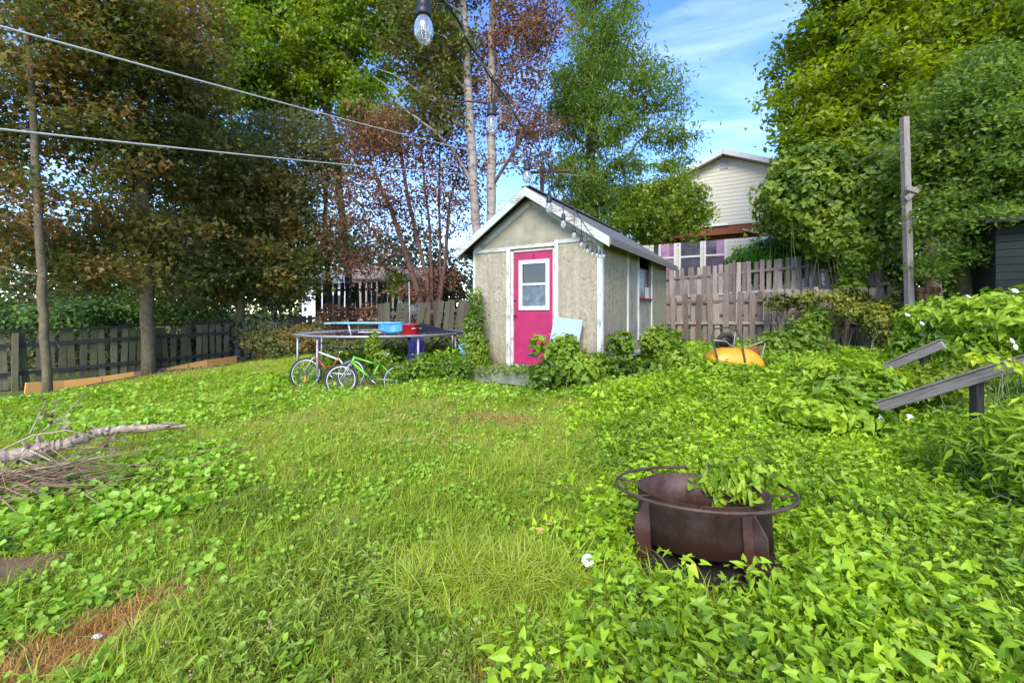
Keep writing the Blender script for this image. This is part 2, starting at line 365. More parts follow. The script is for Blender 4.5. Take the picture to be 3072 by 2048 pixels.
# scatter of small plants over the ground: points with attributes, instanced by geometry nodes (nobody could count them)
def scatter(name, label, cat, protos, Pn, scl, rot, itint, rng=RNG):
    n = len(Pn)
    me = bpy.data.meshes.new(name); me.vertices.add(n); me.vertices.foreach_set('co', np.ascontiguousarray(Pn, np.float32).ravel())
    def att(nm, ty, key, arr):
        a = me.attributes.new(nm, ty, 'POINT'); a.data.foreach_set(key, np.ascontiguousarray(arr).ravel())
    att('scl', 'FLOAT', 'value', scl.astype(np.float32)); att('rot', 'FLOAT_VECTOR', 'vector', rot.astype(np.float32))
    att('itint', 'FLOAT', 'value', itint.astype(np.float32)); att('pick', 'INT', 'value', rng.integers(0, len(protos), n).astype(np.int32))
    me.update()
    o = inst(name, me)
    c = bpy.data.collections.new(name+'_sources')
    for p in protos: c.objects.link(p)
    g = bpy.data.node_groups.new(name, 'GeometryNodeTree')
    g.interface.new_socket('Geometry', in_out='INPUT', socket_type='NodeSocketGeometry'); g.interface.new_socket('Geometry', in_out='OUTPUT', socket_type='NodeSocketGeometry')
    gi = g.nodes.new('NodeGroupInput'); go = g.nodes.new('NodeGroupOutput'); ip = g.nodes.new('GeometryNodeInstanceOnPoints')
    ci = g.nodes.new('GeometryNodeCollectionInfo'); ci.inputs['Collection'].default_value = c; ci.inputs['Separate Children'].default_value = True; ci.inputs['Reset Children'].default_value = True
    def na(nm, ty):
        x = g.nodes.new('GeometryNodeInputNamedAttribute'); x.data_type = ty; x.inputs['Name'].default_value = nm
        return x.outputs['Attribute']
    er = g.nodes.new('FunctionNodeEulerToRotation'); g.links.new(na('rot', 'FLOAT_VECTOR'), er.inputs[0])
    mp = g.nodes.new('GeometryNodeMeshToPoints'); g.links.new(gi.outputs[0], mp.inputs[0])
    g.links.new(mp.outputs[0], ip.inputs['Points']); g.links.new(ci.outputs[0], ip.inputs['Instance']); ip.inputs['Pick Instance'].default_value = True
    g.links.new(na('pick', 'INT'), ip.inputs['Instance Index']); g.links.new(er.outputs[0], ip.inputs['Rotation']); g.links.new(na('scl', 'FLOAT'), ip.inputs['Scale'])
    g.links.new(ip.outputs[0], go.inputs[0])
    md = o.modifiers.new('scatter', 'NODES'); md.node_group = g
    tag(o, label, cat, None, 'stuff'); return o
# ------------------------------------------------------------------ shared materials
M = {}
M['grey_wood'] = wood('grey_weathered_wood', (.30, .24, .19), (.085, .064, .048), 'z', rand=.55)
M['grey_wood_warm'] = wood('warm_grey_wood', (.34, .29, .25), (.10, .08, .07), 'z', rand=.3)
M['moss_wood'] = wood('mossy_dark_wood', (.21, .18, .11), (.055, .046, .030), 'z', stain=(.10, .11, .04), rand=.35)
M['dark_wood'] = wood('dark_damp_wood', (.06, .052, .045), (.014, .012, .011), 'z', rand=.3)
M['rail_wood'] = wood('silvered_rail_wood', (.37, .32, .28), (.11, .09, .078), 'x', rand=.1, scale=1.3)
M['orange_wood'] = wood('orange_stained_edging', (.90, .48, .14), (.66, .30, .07), 'x', rand=.25)
M['deck_wood'] = wood('reddish_deck_wood', (.30, .11, .055), (.15, .05, .028), 'x', rand=.2)
M['porch_wood'] = wood('porch_wood', (.42, .41, .33), (.17, .16, .12), 'x', stain=(.16, .18, .09), rand=.2)
M['post_wood'] = wood('old_post_wood', (.34, .30, .27), (.12, .10, .09), 'z', rand=.05, scale=.8)
M['trim'] = wood('white_flaking_trim', (.34, .31, .25), (.14, .12, .09), 'z', paint=(.52, .53, .48), rand=.06)
M['trim_x'] = wood('white_flaking_fascia', (.34, .31, .25), (.14, .12, .09), 'x', paint=(.42, .43, .39), rand=.06)
M['bark'] = simple('grey_brown_bark', (.11, .095, .08), .95, var=.5, scale=14, bump=.8, spec=.1)
M['bark_moss'] = simple('mossy_bark', (.155, .125, .075), .95, var=.45, scale=12, bump=.8, spec=.1)
M['bark_dark'] = simple('dark_bark', (.045, .038, .033), .95, var=.45, scale=14, bump=.8, spec=.1)
M['bark_red'] = simple('reddish_bark', (.13, .075, .062), .95, var=.4, scale=14, bump=.8, spec=.1)
M['soil'] = simple('brown_soil', (.16, .105, .06), .95, var=.4, scale=5, bump=.6, spec=.1)
M['stem'] = simple('green_brown_stem', (.12, .15, .05), .8, var=.3, scale=10, bump=0)
M['dry_stem'] = simple('dry_stem', (.30, .24, .15), .85, var=.4, scale=10, bump=0)
M['white_metal'] = simple('white_painted_metal', (.62, .63, .62), .4, var=.08, scale=20, bump=0)
M['zinc'] = simple('dull_galvanised_steel', (.36, .36, .36), .5, .6, var=.25, scale=25, bump=.05, c2=(.22, .19, .17))
M['black'] = simple('black_plastic', (.018, .018, .02), .45, var=.2, scale=20, bump=0)
M['rubber'] = simple('tyre_rubber', (.03, .03, .03), .8, var=.3, scale=30, bump=.1)
M['chrome'] = simple('worn_alloy', (.55, .55, .55), .35, .8, var=.15, scale=40, bump=0)
M['vinyl'] = simple('white_vinyl', (.62, .63, .61), .5, var=.05, scale=3, bump=0)
def _g(): pass
def glass(name, c, rough=.06, scale=3):
    m = simple(name, c, rough, var=.55, scale=scale, bump=.02, spec=.8); return m
# pale birch/poplar bark with dark lenticel bands
def pale_bark():
    m, nt, b, out = newmat('pale_poplar_bark'); t = N(nt, 'ShaderNodeTexCoord'); mp = N(nt, 'ShaderNodeMapping'); mp.inputs['Scale'].default_value = (2, 2, 9)
    n = N(nt, 'ShaderNodeTexNoise'); n.inputs['Scale'].default_value = 1.6; n.inputs['Detail'].default_value = 8; n.inputs['Roughness'].default_value = .7
    L(nt, t.outputs['Object'], mp.inputs[0]); L(nt, mp.outputs[0], n.inputs['Vector'])
    r = ramp(nt, [(.30, (.05, .04, .035)), (.42, (.21, .175, .15)), (.55, (.31, .27, .235)), (.8, (.40, .355, .31))]); L(nt, n.outputs['Fac'], r.inputs[0]); L(nt, r.outputs[0], b.inputs['Base Color'])
    b.inputs['Roughness'].default_value = .9; b.inputs['Specular IOR Level'].default_value = .15
    bp = N(nt, 'ShaderNodeBump'); bp.inputs['Strength'].default_value = .5; bp.inputs['Distance'].default_value = .02; L(nt, n.outputs['Fac'], bp.inputs['Height']); L(nt, bp.outputs[0], b.inputs['Normal'])
    return m
M['bark_pale'] = pale_bark()
# oriented strand board, thin weathered wash: layered stretched flakes
def osb(name, a, c, mott):
    m, nt, b, out = newmat(name); t = N(nt, 'ShaderNodeTexCoord'); cols = []
    hts = []
    for i, (rot, sc_) in enumerate((((.2, .5, .2), (42, 42, 17)), ((0, -.7, .4), (38, 38, 15)), ((.3, 1.5, .1), (46, 46, 19)))):
        mp = N(nt, 'ShaderNodeMapping'); mp.vector_type = 'TEXTURE'; mp.inputs['Rotation'].default_value = rot; mp.inputs['Scale'].default_value = tuple(1/q for q in sc_); mp.inputs['Location'].default_value = (i*3.3, i, 0)
        v = N(nt, 'ShaderNodeTexVoronoi'); v.inputs['Scale'].default_value = 1.0; v.inputs['Randomness'].default_value = 1
        L(nt, t.outputs['Object'], mp.inputs[0]); L(nt, mp.outputs[0], v.inputs['Vector'])
        sp = N(nt, 'ShaderNodeSeparateColor'); L(nt, v.outputs['Color'], sp.inputs[0]); cols.append(sp.outputs[0]); hts.append(v.outputs['Distance'])
    a1 = N(nt, 'ShaderNodeMath', operation='ADD'); L(nt, cols[0], a1.inputs[0]); L(nt, cols[1], a1.inputs[1])
    a2 = N(nt, 'ShaderNodeMath', operation='MULTIPLY_ADD'); L(nt, a1.outputs[0], a2.inputs[0]); a2.inputs[1].default_value = .33
    a3 = N(nt, 'ShaderNodeMath', operation='MULTIPLY'); L(nt, cols[2], a3.inputs[0]); a3.inputs[1].default_value = .33; L(nt, a3.outputs[0], a2.inputs[2])
    dk = tuple(x*.58 for x in c)
    r = ramp(nt, [(.10, dk), (.22, c), (.5, tuple((p+q)/2 for p, q in zip(a, c))), (.74, a), (.9, tuple(min(1, x*1.3) for x in a))]); L(nt, a2.outputs[0], r.inputs[0])
    n = N(nt, 'ShaderNodeTexNoise'); n.inputs['Scale'].default_value = 1.3; n.inputs['Detail'].default_value = 6; L(nt, t.outputs['Object'], n.inputs['Vector'])
    rr = ramp(nt, [(.42, (0, 0, 0)), (.7, (.6, .6, .6))]); L(nt, n.outputs['Fac'], rr.inputs[0])
    mxx = N(nt, 'ShaderNodeMixRGB'); mxx.inputs['Color2'].default_value = (*mott, 1); L(nt, rr.outputs[0], mxx.inputs[0]); L(nt, r.outputs[0], mxx.inputs[1])
    mps = N(nt, 'ShaderNodeMapping'); mps.inputs['Scale'].default_value = (9, 9, .7); ns = N(nt, 'ShaderNodeTexNoise'); ns.inputs['Scale'].default_value = 1.5; ns.inputs['Detail'].default_value = 6
    L(nt, t.outputs['Object'], mps.inputs[0]); L(nt, mps.outputs[0], ns.inputs['Vector']); rs = ramp(nt, [(.35, (.90, .89, .86)), (.6, (1.10, 1.10, 1.08))]); L(nt, ns.outputs['Fac'], rs.inputs[0])
    ml = N(nt, 'ShaderNodeMixRGB', blend_type='MULTIPLY'); ml.inputs[0].default_value = 1; L(nt, mxx.outputs[0], ml.inputs[1]); L(nt, rs.outputs[0], ml.inputs[2]); mxx = ml
    # damp brown foot of the wall
    sx = N(nt, 'ShaderNodeSeparateXYZ'); L(nt, t.outputs['Object'], sx.inputs[0])
    md = N(nt, 'ShaderNodeMath', operation='MULTIPLY_ADD'); L(nt, n.outputs['Fac'], md.inputs[0]); md.inputs[1].default_value = 1.1; L(nt, sx.outputs['Z'], md.inputs[2])
    r3 = ramp(nt, [(.55, (.8, .8, .8)), (.95, (0, 0, 0))]); L(nt, md.outputs[0], r3.inputs[0])
    m3 = N(nt, 'ShaderNodeMixRGB'); m3.inputs['Color2'].default_value = (.20, .125, .07, 1); L(nt, r3.outputs[0], m3.inputs[0]); L(nt, mxx.outputs[0], m3.inputs[1])
    L(nt, m3.outputs[0], b.inputs['Base Color']); b.inputs['Roughness'].default_value = .8; b.inputs['Specular IOR Level'].default_value = .2
    bp = N(nt, 'ShaderNodeBump'); bp.inputs['Strength'].default_value = .45; bp.inputs['Distance'].default_value = .004; L(nt, a2.outputs[0], bp.inputs['Height']); L(nt, bp.outputs[0], b.inputs['Normal'])
    return m
M['osb'] = osb('washed_strand_board', (.335, .30, .225), (.25, .215, .155), (.265, .245, .165))
M['osb_side'] = osb('tan_strand_board', (.33, .285, .195), (.22, .185, .12), (.22, .21, .14))
M['ply'] = simple('grey_green_plywood', (.275, .26, .19), .85, var=.38, scale=3.2, bump=.1, spec=.2)
def rust():
    m, nt, b, out = newmat('rusted_steel'); t = N(nt, 'ShaderNodeTexCoord')
    n = N(nt, 'ShaderNodeTexNoise'); n.inputs['Scale'].default_value = 5; n.inputs['Detail'].default_value = 10; n.inputs['Roughness'].default_value = .72
    L(nt, t.outputs['Object'], n.inputs['Vector'])
    r = ramp(nt, [(.32, (.026, .013, .009)), (.45, (.068, .034, .022)), (.56, (.085, .052, .043)), (.74, (.13, .085, .07))]); L(nt, n.outputs['Fac'], r.inputs[0])
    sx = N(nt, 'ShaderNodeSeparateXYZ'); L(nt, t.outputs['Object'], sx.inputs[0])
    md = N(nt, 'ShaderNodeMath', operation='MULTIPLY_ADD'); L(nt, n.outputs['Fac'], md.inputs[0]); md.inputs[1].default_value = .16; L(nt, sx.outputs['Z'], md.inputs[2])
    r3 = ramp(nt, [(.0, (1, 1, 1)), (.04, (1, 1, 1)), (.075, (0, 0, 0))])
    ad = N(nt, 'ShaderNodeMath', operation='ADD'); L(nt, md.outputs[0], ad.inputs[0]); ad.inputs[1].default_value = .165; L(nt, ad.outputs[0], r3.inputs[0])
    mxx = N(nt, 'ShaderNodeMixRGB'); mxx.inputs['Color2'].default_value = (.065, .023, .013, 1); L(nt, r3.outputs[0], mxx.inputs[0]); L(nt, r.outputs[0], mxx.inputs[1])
    L(nt, mxx.outputs[0], b.inputs['Base Color']); b.inputs['Roughness'].default_value = .62; b.inputs['Metallic'].default_value = .25
    n2 = N(nt, 'ShaderNodeTexNoise'); n2.inputs['Scale'].default_value = 90; n2.inputs['Detail'].default_value = 5; L(nt, t.outputs['Object'], n2.inputs['Vector'])
    bp = N(nt, 'ShaderNodeBump'); bp.inputs['Strength'].default_value = .5; bp.inputs['Distance'].default_value = .003; L(nt, n2.outputs['Fac'], bp.inputs['Height']); L(nt, bp.outputs[0], b.inputs['Normal'])
    return m
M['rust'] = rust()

# ------------------------------------------------------------------ ground
def axis_pts(lo, hi, n, p=2.2):
    t = np.linspace(-1, 1, n); a = np.sign(t)*np.abs(t)**p
    return np.where(a < 0, a*-lo, a*hi)
gx = axis_pts(-300, 300, 181, 3.0); gy = np.concatenate([np.linspace(-60, 0, 8)[:-1], axis_pts(0, 400, 241, 2.6)[120:]])
X, Y = np.meshgrid(gx, gy); Z = H(X, Y)
near = np.exp(-(X**2+Y**2)/200)
Z = Z+near*(.018*np.sin(X*3.1+Y*1.3)*np.sin(Y*2.7-X)+.01*np.sin(X*9+Y*4))-.01
V = np.stack([X, Y, Z], -1).reshape(-1, 3); nx, ny = len(gx), len(gy)
ii = np.arange(nx-1); jj = np.arange(ny-1); I, J = np.meshgrid(ii, jj); q = (J*nx+I).ravel()
gm = fastmesh('ground', V, np.stack([q, q+1, q+nx+1, q+nx], 1), np.full(len(q), 4), smooth=True)
m, nt, b, out = newmat('damp_soil_and_moss'); t = N(nt, 'ShaderNodeTexCoord')
n = N(nt, 'ShaderNodeTexNoise'); n.inputs['Scale'].default_value = 1.1; n.inputs['Detail'].default_value = 9; n.inputs['Roughness'].default_value = .65
n2 = N(nt, 'ShaderNodeTexNoise'); n2.inputs['Scale'].default_value = 22; n2.inputs['Detail'].default_value = 8
L(nt, t.outputs['Object'], n.inputs['Vector']); L(nt, t.outputs['Object'], n2.inputs['Vector'])
r = ramp(nt, [(.34, (.10, .075, .04)), (.48, (.085, .11, .03)), (.7, (.12, .17, .035))]); L(nt, n.outputs['Fac'], r.inputs[0])
mxx = N(nt, 'ShaderNodeMixRGB', blend_type='OVERLAY'); mxx.inputs[0].default_value = .7; L(nt, r.outputs[0], mxx.inputs[1]); L(nt, n2.outputs['Fac'], mxx.inputs[2])
L(nt, mxx.outputs[0], b.inputs['Base Color']); b.inputs['Roughness'].default_value = .95; b.inputs['Specular IOR Level'].default_value = .1
bp = N(nt, 'ShaderNodeBump'); bp.inputs['Strength'].default_value = .8; bp.inputs['Distance'].default_value = .03; L(nt, n2.outputs['Fac'], bp.inputs['Height']); L(nt, bp.outputs[0], b.inputs['Normal'])
gm.materials.append(m)
tag(inst('ground', gm), 'gently rising weedy back yard soil under the grass', None, None, 'structure')
def patch(name, label, px, py, rw, rd, mat, ang=0, lift=.012):
    c = G(px, py); mb = MB(); rings = 7; seg = 28; vs = []
    for i in range(rings+1):
        for k in range(seg):
            A = 2*PI*k/seg; wob = 1+.18*math.sin(3*A+px)+.1*math.sin(7*A+py); rr = i/rings*wob
            x = rw*rr*math.cos(A); y = rd*rr*math.sin(A); xx = c.x+x*math.cos(ang)-y*math.sin(ang); yy = c.y+x*math.sin(ang)+y*math.cos(ang)
            vs.append((xx, yy, float(H(xx, yy))+lift+.012*math.sin(xx*17)*math.cos(yy*13)-(.03 if i == rings else 0)))
    mb.add(vs, [(i*seg+k, i*seg+(k+1) % seg, (i+1)*seg+(k+1) % seg, (i+1)*seg+k) for i in range(rings) for k in range(seg)], True)
    o = mb.build(name, mat); return tag(o, label, None, None, 'structure')
patch('bare_soil', 'bare brown soil patch at the left edge of the lawn', -20, 1715, .42, .20, M['soil'])
patch('bare_soil', 'long strip of brown leaf litter along the orange edging', 330, 1178, 1.9, .30, simple('leaf_litter_soil', (.075, .05, .032), .95, var=.5, scale=14, bump=1), ang=.99)

patch('bare_soil', 'soil patch darkened to stand for the shade beneath the fire pit', 2110, 1650, .50, .42, simple('pit_shade_soil', (.028, .02, .014), .95, var=.5, scale=14, bump=1))  # dark soil colour stands in for the shade under the drum
# ------------------------------------------------------------------ shed
FA = math.radians(-31)                      # facade direction shared by shed, right fences and house
C0 = Vector((1.404, 7.1, .50))
shed = empty('garden_shed', C0, FA, 'small washed-grey strand board shed with a pink door and white trim', 'shed')
W, LN, HT = 2.47, 4.65, 2.03                # width, length, wall height
OX = .22; OF = .25; OBK = .2                # overhangs
RH = 3.54-.5                                # ridge height (top) above floor
half = W/2; slope = .96/1.455; xm = -half
def rz(x): return RH-abs(x-xm)*slope        # roof top line
t = .09
# front wall as three panels, gable panel, side, back, left
M4 = lambda a, z0, z1: [(a[0], z0), (a[1], z0), (a[1], z1), (a[0], z1)]
mb = MB(); mb.prism([(-2.47, -.12), (-1.66, -.12), (-1.66, 2.0), (-2.47, 2.0)], t); mb.build('front_wall_panel', M['osb'], shed)
mb = MB(); mb.prism([(-.80, -.12), (0, -.12), (0, 2.06), (-.80, 2.06)], t); mb.build('front_wall_panel', M['osb'], shed)
mb = MB(); mb.prism([(-2.47, 2.003), (-1.66, 2.003), (-1.66, 2.02), (-.803, 2.02), (-.803, 2.063), (0, 2.063), (0, rz(0)-.1), (xm, RH-.1), (-2.47, rz(-2.47)-.1)], t); mb.build('gable_panel', M['ply'], shed)
mb = MB(); mb.prism([(-1.659, 1.999), (-.801, 1.999), (-.801, 2.018), (-1.659, 2.018)], t); mb.build('front_wall_panel', M['osb'], shed)
Ry = Matrix.Rotation(PI/2, 4, 'Z')
def sidepanel(y0, y1, z0, z1, mat, name='side_wall_panel', x=0.0, th=.06):
    mb = MB(); mb.box((x-th/2, (y0+y1)/2, (z0+z1)/2), (th, y1-y0, z1-z0)); return mb.build(name, mat, shed)
top = rz(0)-.10
sidepanel(.092, 1.405, -.3, top, M['osb_side']); sidepanel(1.407, 2.115, -.3, top, M['ply']); sidepanel(3.155, LN, -.3, top, M['osb_side'])
sidepanel(2.117, 3.153, -.3, .42, M['osb_side']); sidepanel(2.117, 3.153, .422, 1.19, M['ply'], x=-.02)
win = empty('side_window', (0, 0, 0)); win.parent = shed
curt = simple('grey_curtain', (.36, .34, .36), .9, var=.4, scale=9, bump=.2)
MB().box((-.05, 2.635, 1.52), (.01, 1.02, .62)).build('pane', glass('murky_window_glass', (.09, .085, .09), .12, 4), win)
mb = MB()
for k in range(7): mb.tube([(-.036, 2.2+k*.07, 1.22), (-.033, 2.22+k*.066, 1.55), (-.036, 2.2+k*.075, 1.8)], .03, 5)
mb.build('curtain', curt, win)
MB().box((-.036, 2.95, 1.33), (.012, .26, .25)).build('card', simple('pale_card', (.55, .53, .5), .9, var=.1), win)
MB().box((.004, 2.635, 1.20), (.05, 1.04, .035)).build('sill', simple('dark_red_paint', (.25, .03, .03), .6, var=.3), win)
mb = MB(); mb.box((-half, LN-.03, 1.0), (W-.02, .06, 2.0)); mb.box((-W+.03, LN/2+.05, .92), (.06, LN-.2, 2.1)); mb.build('hidden_walls', M['osb'], shed)
mb = MB(); mb.prism([(-2.46, 2.003), (-.01, 2.003), (xm, RH-.12)], .06, Matrix.Translation((0, LN-.06, 0))); mb.build('rear_gable', M['ply'], shed)
MB().box((-half, LN/2, -.05), (W-.13, LN-.13, .06)).build('floor_boards', M['dark_wood'], shed)
# trim boards on the front (proud 18 mm) and battens on the side
def ftrim(pts, mat=None, th=.02, name='trim_board'):
    mb = MB(); mb.prism(pts, -th); mb.prism; o = mb.build(name, mat or M['trim'], shed); return o
ftrim([(-2.47, -.1), (-2.42, -.1), (-2.42, 2.0), (-2.47, 2.0)])
ftrim([(-.055, -.1), (0, -.1), (0, 2.10), (-.055, 2.10)])
ftrim([(-1.745, -.02), (-1.665, -.02), (-1.665, 2.07), (-1.745, 2.07)])
ftrim([(-.800, .0), (-.735, .0), (-.735, 2.12), (-.800, 2.12)])
ftrim([(-2.468, 2.003), (-1.748, 2.003), (-1.748, 2.075), (-2.468, 2.06)], M['trim_x'])
ftrim([(-.732, 2.06), (-.058, 2.06), (-.058, 2.13), (-.732, 2.12)], M['trim_x'])
ftrim([(-1.662, 2.025), (-.803, 2.025), (-.803, 2.085), (-1.662, 2.07)], wood('header_board_red_flakes', (.30, .26, .2), (.16, .05, .06), 'x', paint=(.50, .50, .44)), .035, 'door_header')
# rake trims against the gable
for sgn in (-1, 1):
    a = (xm, RH-.17); e = (xm+sgn*half, rz(xm+sgn*half)-.17)
    pts = [(a[0], a[1]), (e[0], e[1]), (e[0], e[1]-.10), (a[0], a[1]-.10)]
    if sgn > 0: pts = [pts[1], pts[0], pts[3], pts[2]]
    ftrim(pts, M['trim_x'], .022, 'rake_trim')
MB().box((.012, .035, 1.03), (.022, .07, 2.2)).build('corner_board', M['trim'], shed)
for y in (1.406, 2.116, 3.154): MB().box((.014, y, 1.25), (.026, .05, 1.75)).build('batten', M['trim'], shed)
MB().box((.02, 2.635, .405), (.05, 1.1, .03)).build('ledge', M['trim'], shed)
MB().box((.06, 1.9, .16), (.16, 1.5, .05)).build('ledge', M['trim'], shed)
# door
door = empty('door', (0, 0, 0)); door.parent = shed
pink = simple('pink_door_paint', (.36, .014, .085), .38, var=.16, scale=5, bump=.1, c2=(.25, .010, .062))
mb = MB(); x0, x1 = -1.60, -.845; wx0, wx1, wz0, wz1 = -1.475, -.925, .98, 1.80
for bx in (((x0, wx0), (.02, 1.965)), ((wx1, x1), (.02, 1.965)), ((wx0, wx1), (.02, wz0)), ((wx0, wx1), (wz1, 1.965))):
    (a, b_), (c, d) = bx; mb.box(((a+b_)/2, .035, (c+d)/2), (b_-a, .04, d-c))
mb.build('door_leaf', pink, door)
fr = empty('door_window', (0, 0, 0)); fr.parent = door
mb = MB()
for a, b_, c, d in ((wx0-.02, wx0+.045, wz0-.02, wz1+.02), (wx1-.045, wx1+.02, wz0-.02, wz1+.02), (wx0+.045, wx1-.045, wz0-.02, wz0+.045), (wx0+.045, wx1-.045, wz1-.045, wz1+.02), (wx0+.045, wx1-.045, 1.385, 1.42)):
    mb.box(((a+b_)/2, .004, (c+d)/2), (b_-a, .03, d-c))
fo = mb.build('window_frame', M['vinyl'], door)
fr.name = 'door_window_opening'; bpy.data.objects.remove(fr)
MB().box((-1.2, .02, 1.59), (.46, .008, .34)).build('pane', glass('dark_reflecting_glass', (.016, .018, .020), .10, 3.5), fo)
MB().box((-1.2, .018, 1.205), (.46, .008, .36)).build('pane', simple('blue_sky_reflection_glass', (.075, .115, .165), .16, var=.7, scale=9, bump=.02, spec=.6, c2=(.012, .018, .028)), fo)  # sky reflection put into the pane colour as blue blotches
MB().lathe([(.0, -.0), (.022, 0), (.026, .02), (.012, .028), (.012, .05), (.0, .052)], 12, (-1.565, -.015, .86), Matrix.Rotation(PI/2, 4, 'X')).build('handle', simple('tarnished_brass', (.20, .10, .06), .35, .7), door)
MB().lathe([(.0, -.0), (.016, 0), (.018, .015), (.0, .017)], 10, (-1.565, -.015, 1.12), Matrix.Rotation(PI/2, 4, 'X')).build('lock', M['black'], door)
MB().tube([(-1.215, .008, 1.93), (-1.215, -.002, 1.91), (-1.215, .002, 1.84), (-1.20, .002, 1.80)], .007, 5).build('hook', M['rust'], door)
mb = MB(); mb.box((-1.632, .03, 1.0), (.05, .07, 1.98)); mb.box((-.822, .03, 1.0), (.038, .07, 1.98)); mb.box((-1.22, .03, 1.985), (.76, .07, .028)); mb.box((-1.22, .0, -.002), (.8, .14, .03))
mb.build('door_frame', wood('old_pink_jamb', (.35, .10, .14), (.14, .04, .05), 'z', paint=(.50, .44, .42)), shed)
# roof: deck, fascia, shingle courses
def roofslab(sgn, z_off, th, y0, y1, x_in, x_out, name, mat):
    mb = MB(); a = (xm+sgn*x_in, RH-x_in*slope+z_off); e = (xm+sgn*x_out, RH-x_out*slope+z_off)
    pts = [a, e, (e[0], e[1]-th), (a[0], a[1]-th)]
    mb.prism(pts, y1-y0, Matrix.Translation((0, y0, 0))); return mb.build(name, mat, shed)
XE = half+OX
roofm = simple('grey_asphalt_shingle', (.14, .14, .14), .95, var=.35, scale=30, bump=.6, spec=.15)
for sgn in (-1, 1):
    roofslab(sgn, -.035, .03, -OF+.022, LN+OBK, 0, XE-.01, 'roof_deck', M['dark_wood'])
    nC = 11
    for k in range(nC):
        roofslab(sgn, -.02+.006*(k % 2)*0+.004, .014+.0, -OF+.0, LN+OBK+.02, XE*(k+.0)/nC+ (0 if k else 0), XE*(k+1)/nC+.004 if k == nC-1 else XE*(k+1)/nC, 'shingle_course', roofm).location = (0, 0, .005*((k*7) % 3)/2)
    roofslab(sgn, -.02-.004, .15, -OF-.004, -OF+.02, 0, XE, 'fascia_board', M['trim_x'])
    # eave edge board
    e = xm+sgn*(XE+.012); MB().box((e, LN/2-.03, rz(XE+xm)-.085), (.022, LN+OF+OBK-.03, .11)).build('eave_board', wood('dark_grey_eave', (.22, .20, .18), (.10, .09, .08), 'y', rand=.05), shed)
mb = MB(); mb.box((xm, (LN+OBK-OF)/2, RH-.012), (.16, LN+OF+OBK-.02, .02), (0, 0, 0)); mb.build('ridge_cap', roofm, shed)

# porch platform
porch = empty('porch_platform', C0+Vector((0, 0, 0)), FA, 'low grey wooden porch step in front of the pink door', 'porch')
for k in range(5): MB().box((-1.43, -.115-.155*k, -.035), (1.60, .148, .035)).build('plank', M['porch_wood'], porch)
MB().box((-1.43, -.822, -.125), (1.62, .035, .15)).build('front_board', M['porch_wood'], porch)
MB().box((-1.43, -.795, -.28), (1.58, .03, .15)).build('front_board', M['dark_wood'], porch)
for x in (-2.20, -.65): MB().box((x, -.42, -.16), (.04, .72, .22)).build('side_board', M['porch_wood'], porch)

def place(o, x, y, z=0, r=0):               # local shed frame -> world
    v = C0+Matrix.Rotation(FA, 3, 'Z') @ Vector((x, y, z)); o.location = v; o.rotation_euler = (0, 0, FA+r) if not hasattr(r, '__len__') else (r[0], r[1], FA+r[2]); return o
pl = place(MB().box((0, 0, .36), (.50, .03, .72)).build('leaning_panel', simple('pale_blue_white_panel', (.30, .38, .40), .35, var=.05, scale=2, bump=0)), -.56, -.30, .12, (math.radians(-14), math.radians(5), 0))
tag(pl, 'pale bluish white rectangular panel leaning on the shed wall beside the door', 'panel')
hose = empty('garden_hose', C0+Matrix.Rotation(FA, 3, 'Z') @ Vector((-.72, -.52, .30)), FA, 'coiled green hose bundle draped over the vines by the door', 'hose')
mb = MB()
for k in range(7):
    mb.tube([(-.30+.02*k, -.05+.015*k, -.06-.01*k), (-.12, -.08+.02*k, -.02+.006*k), (.08, -.07+.02*k, .045+.008*k), (.30, -.02+.02*k, .13+.012*k), (.40, .05, .12+.02*k)], .009, 5)
mb.build('coil', simple('green_hose_vinyl', (.02, .30, .13), .35, var=.3, scale=6, bump=0), hose)

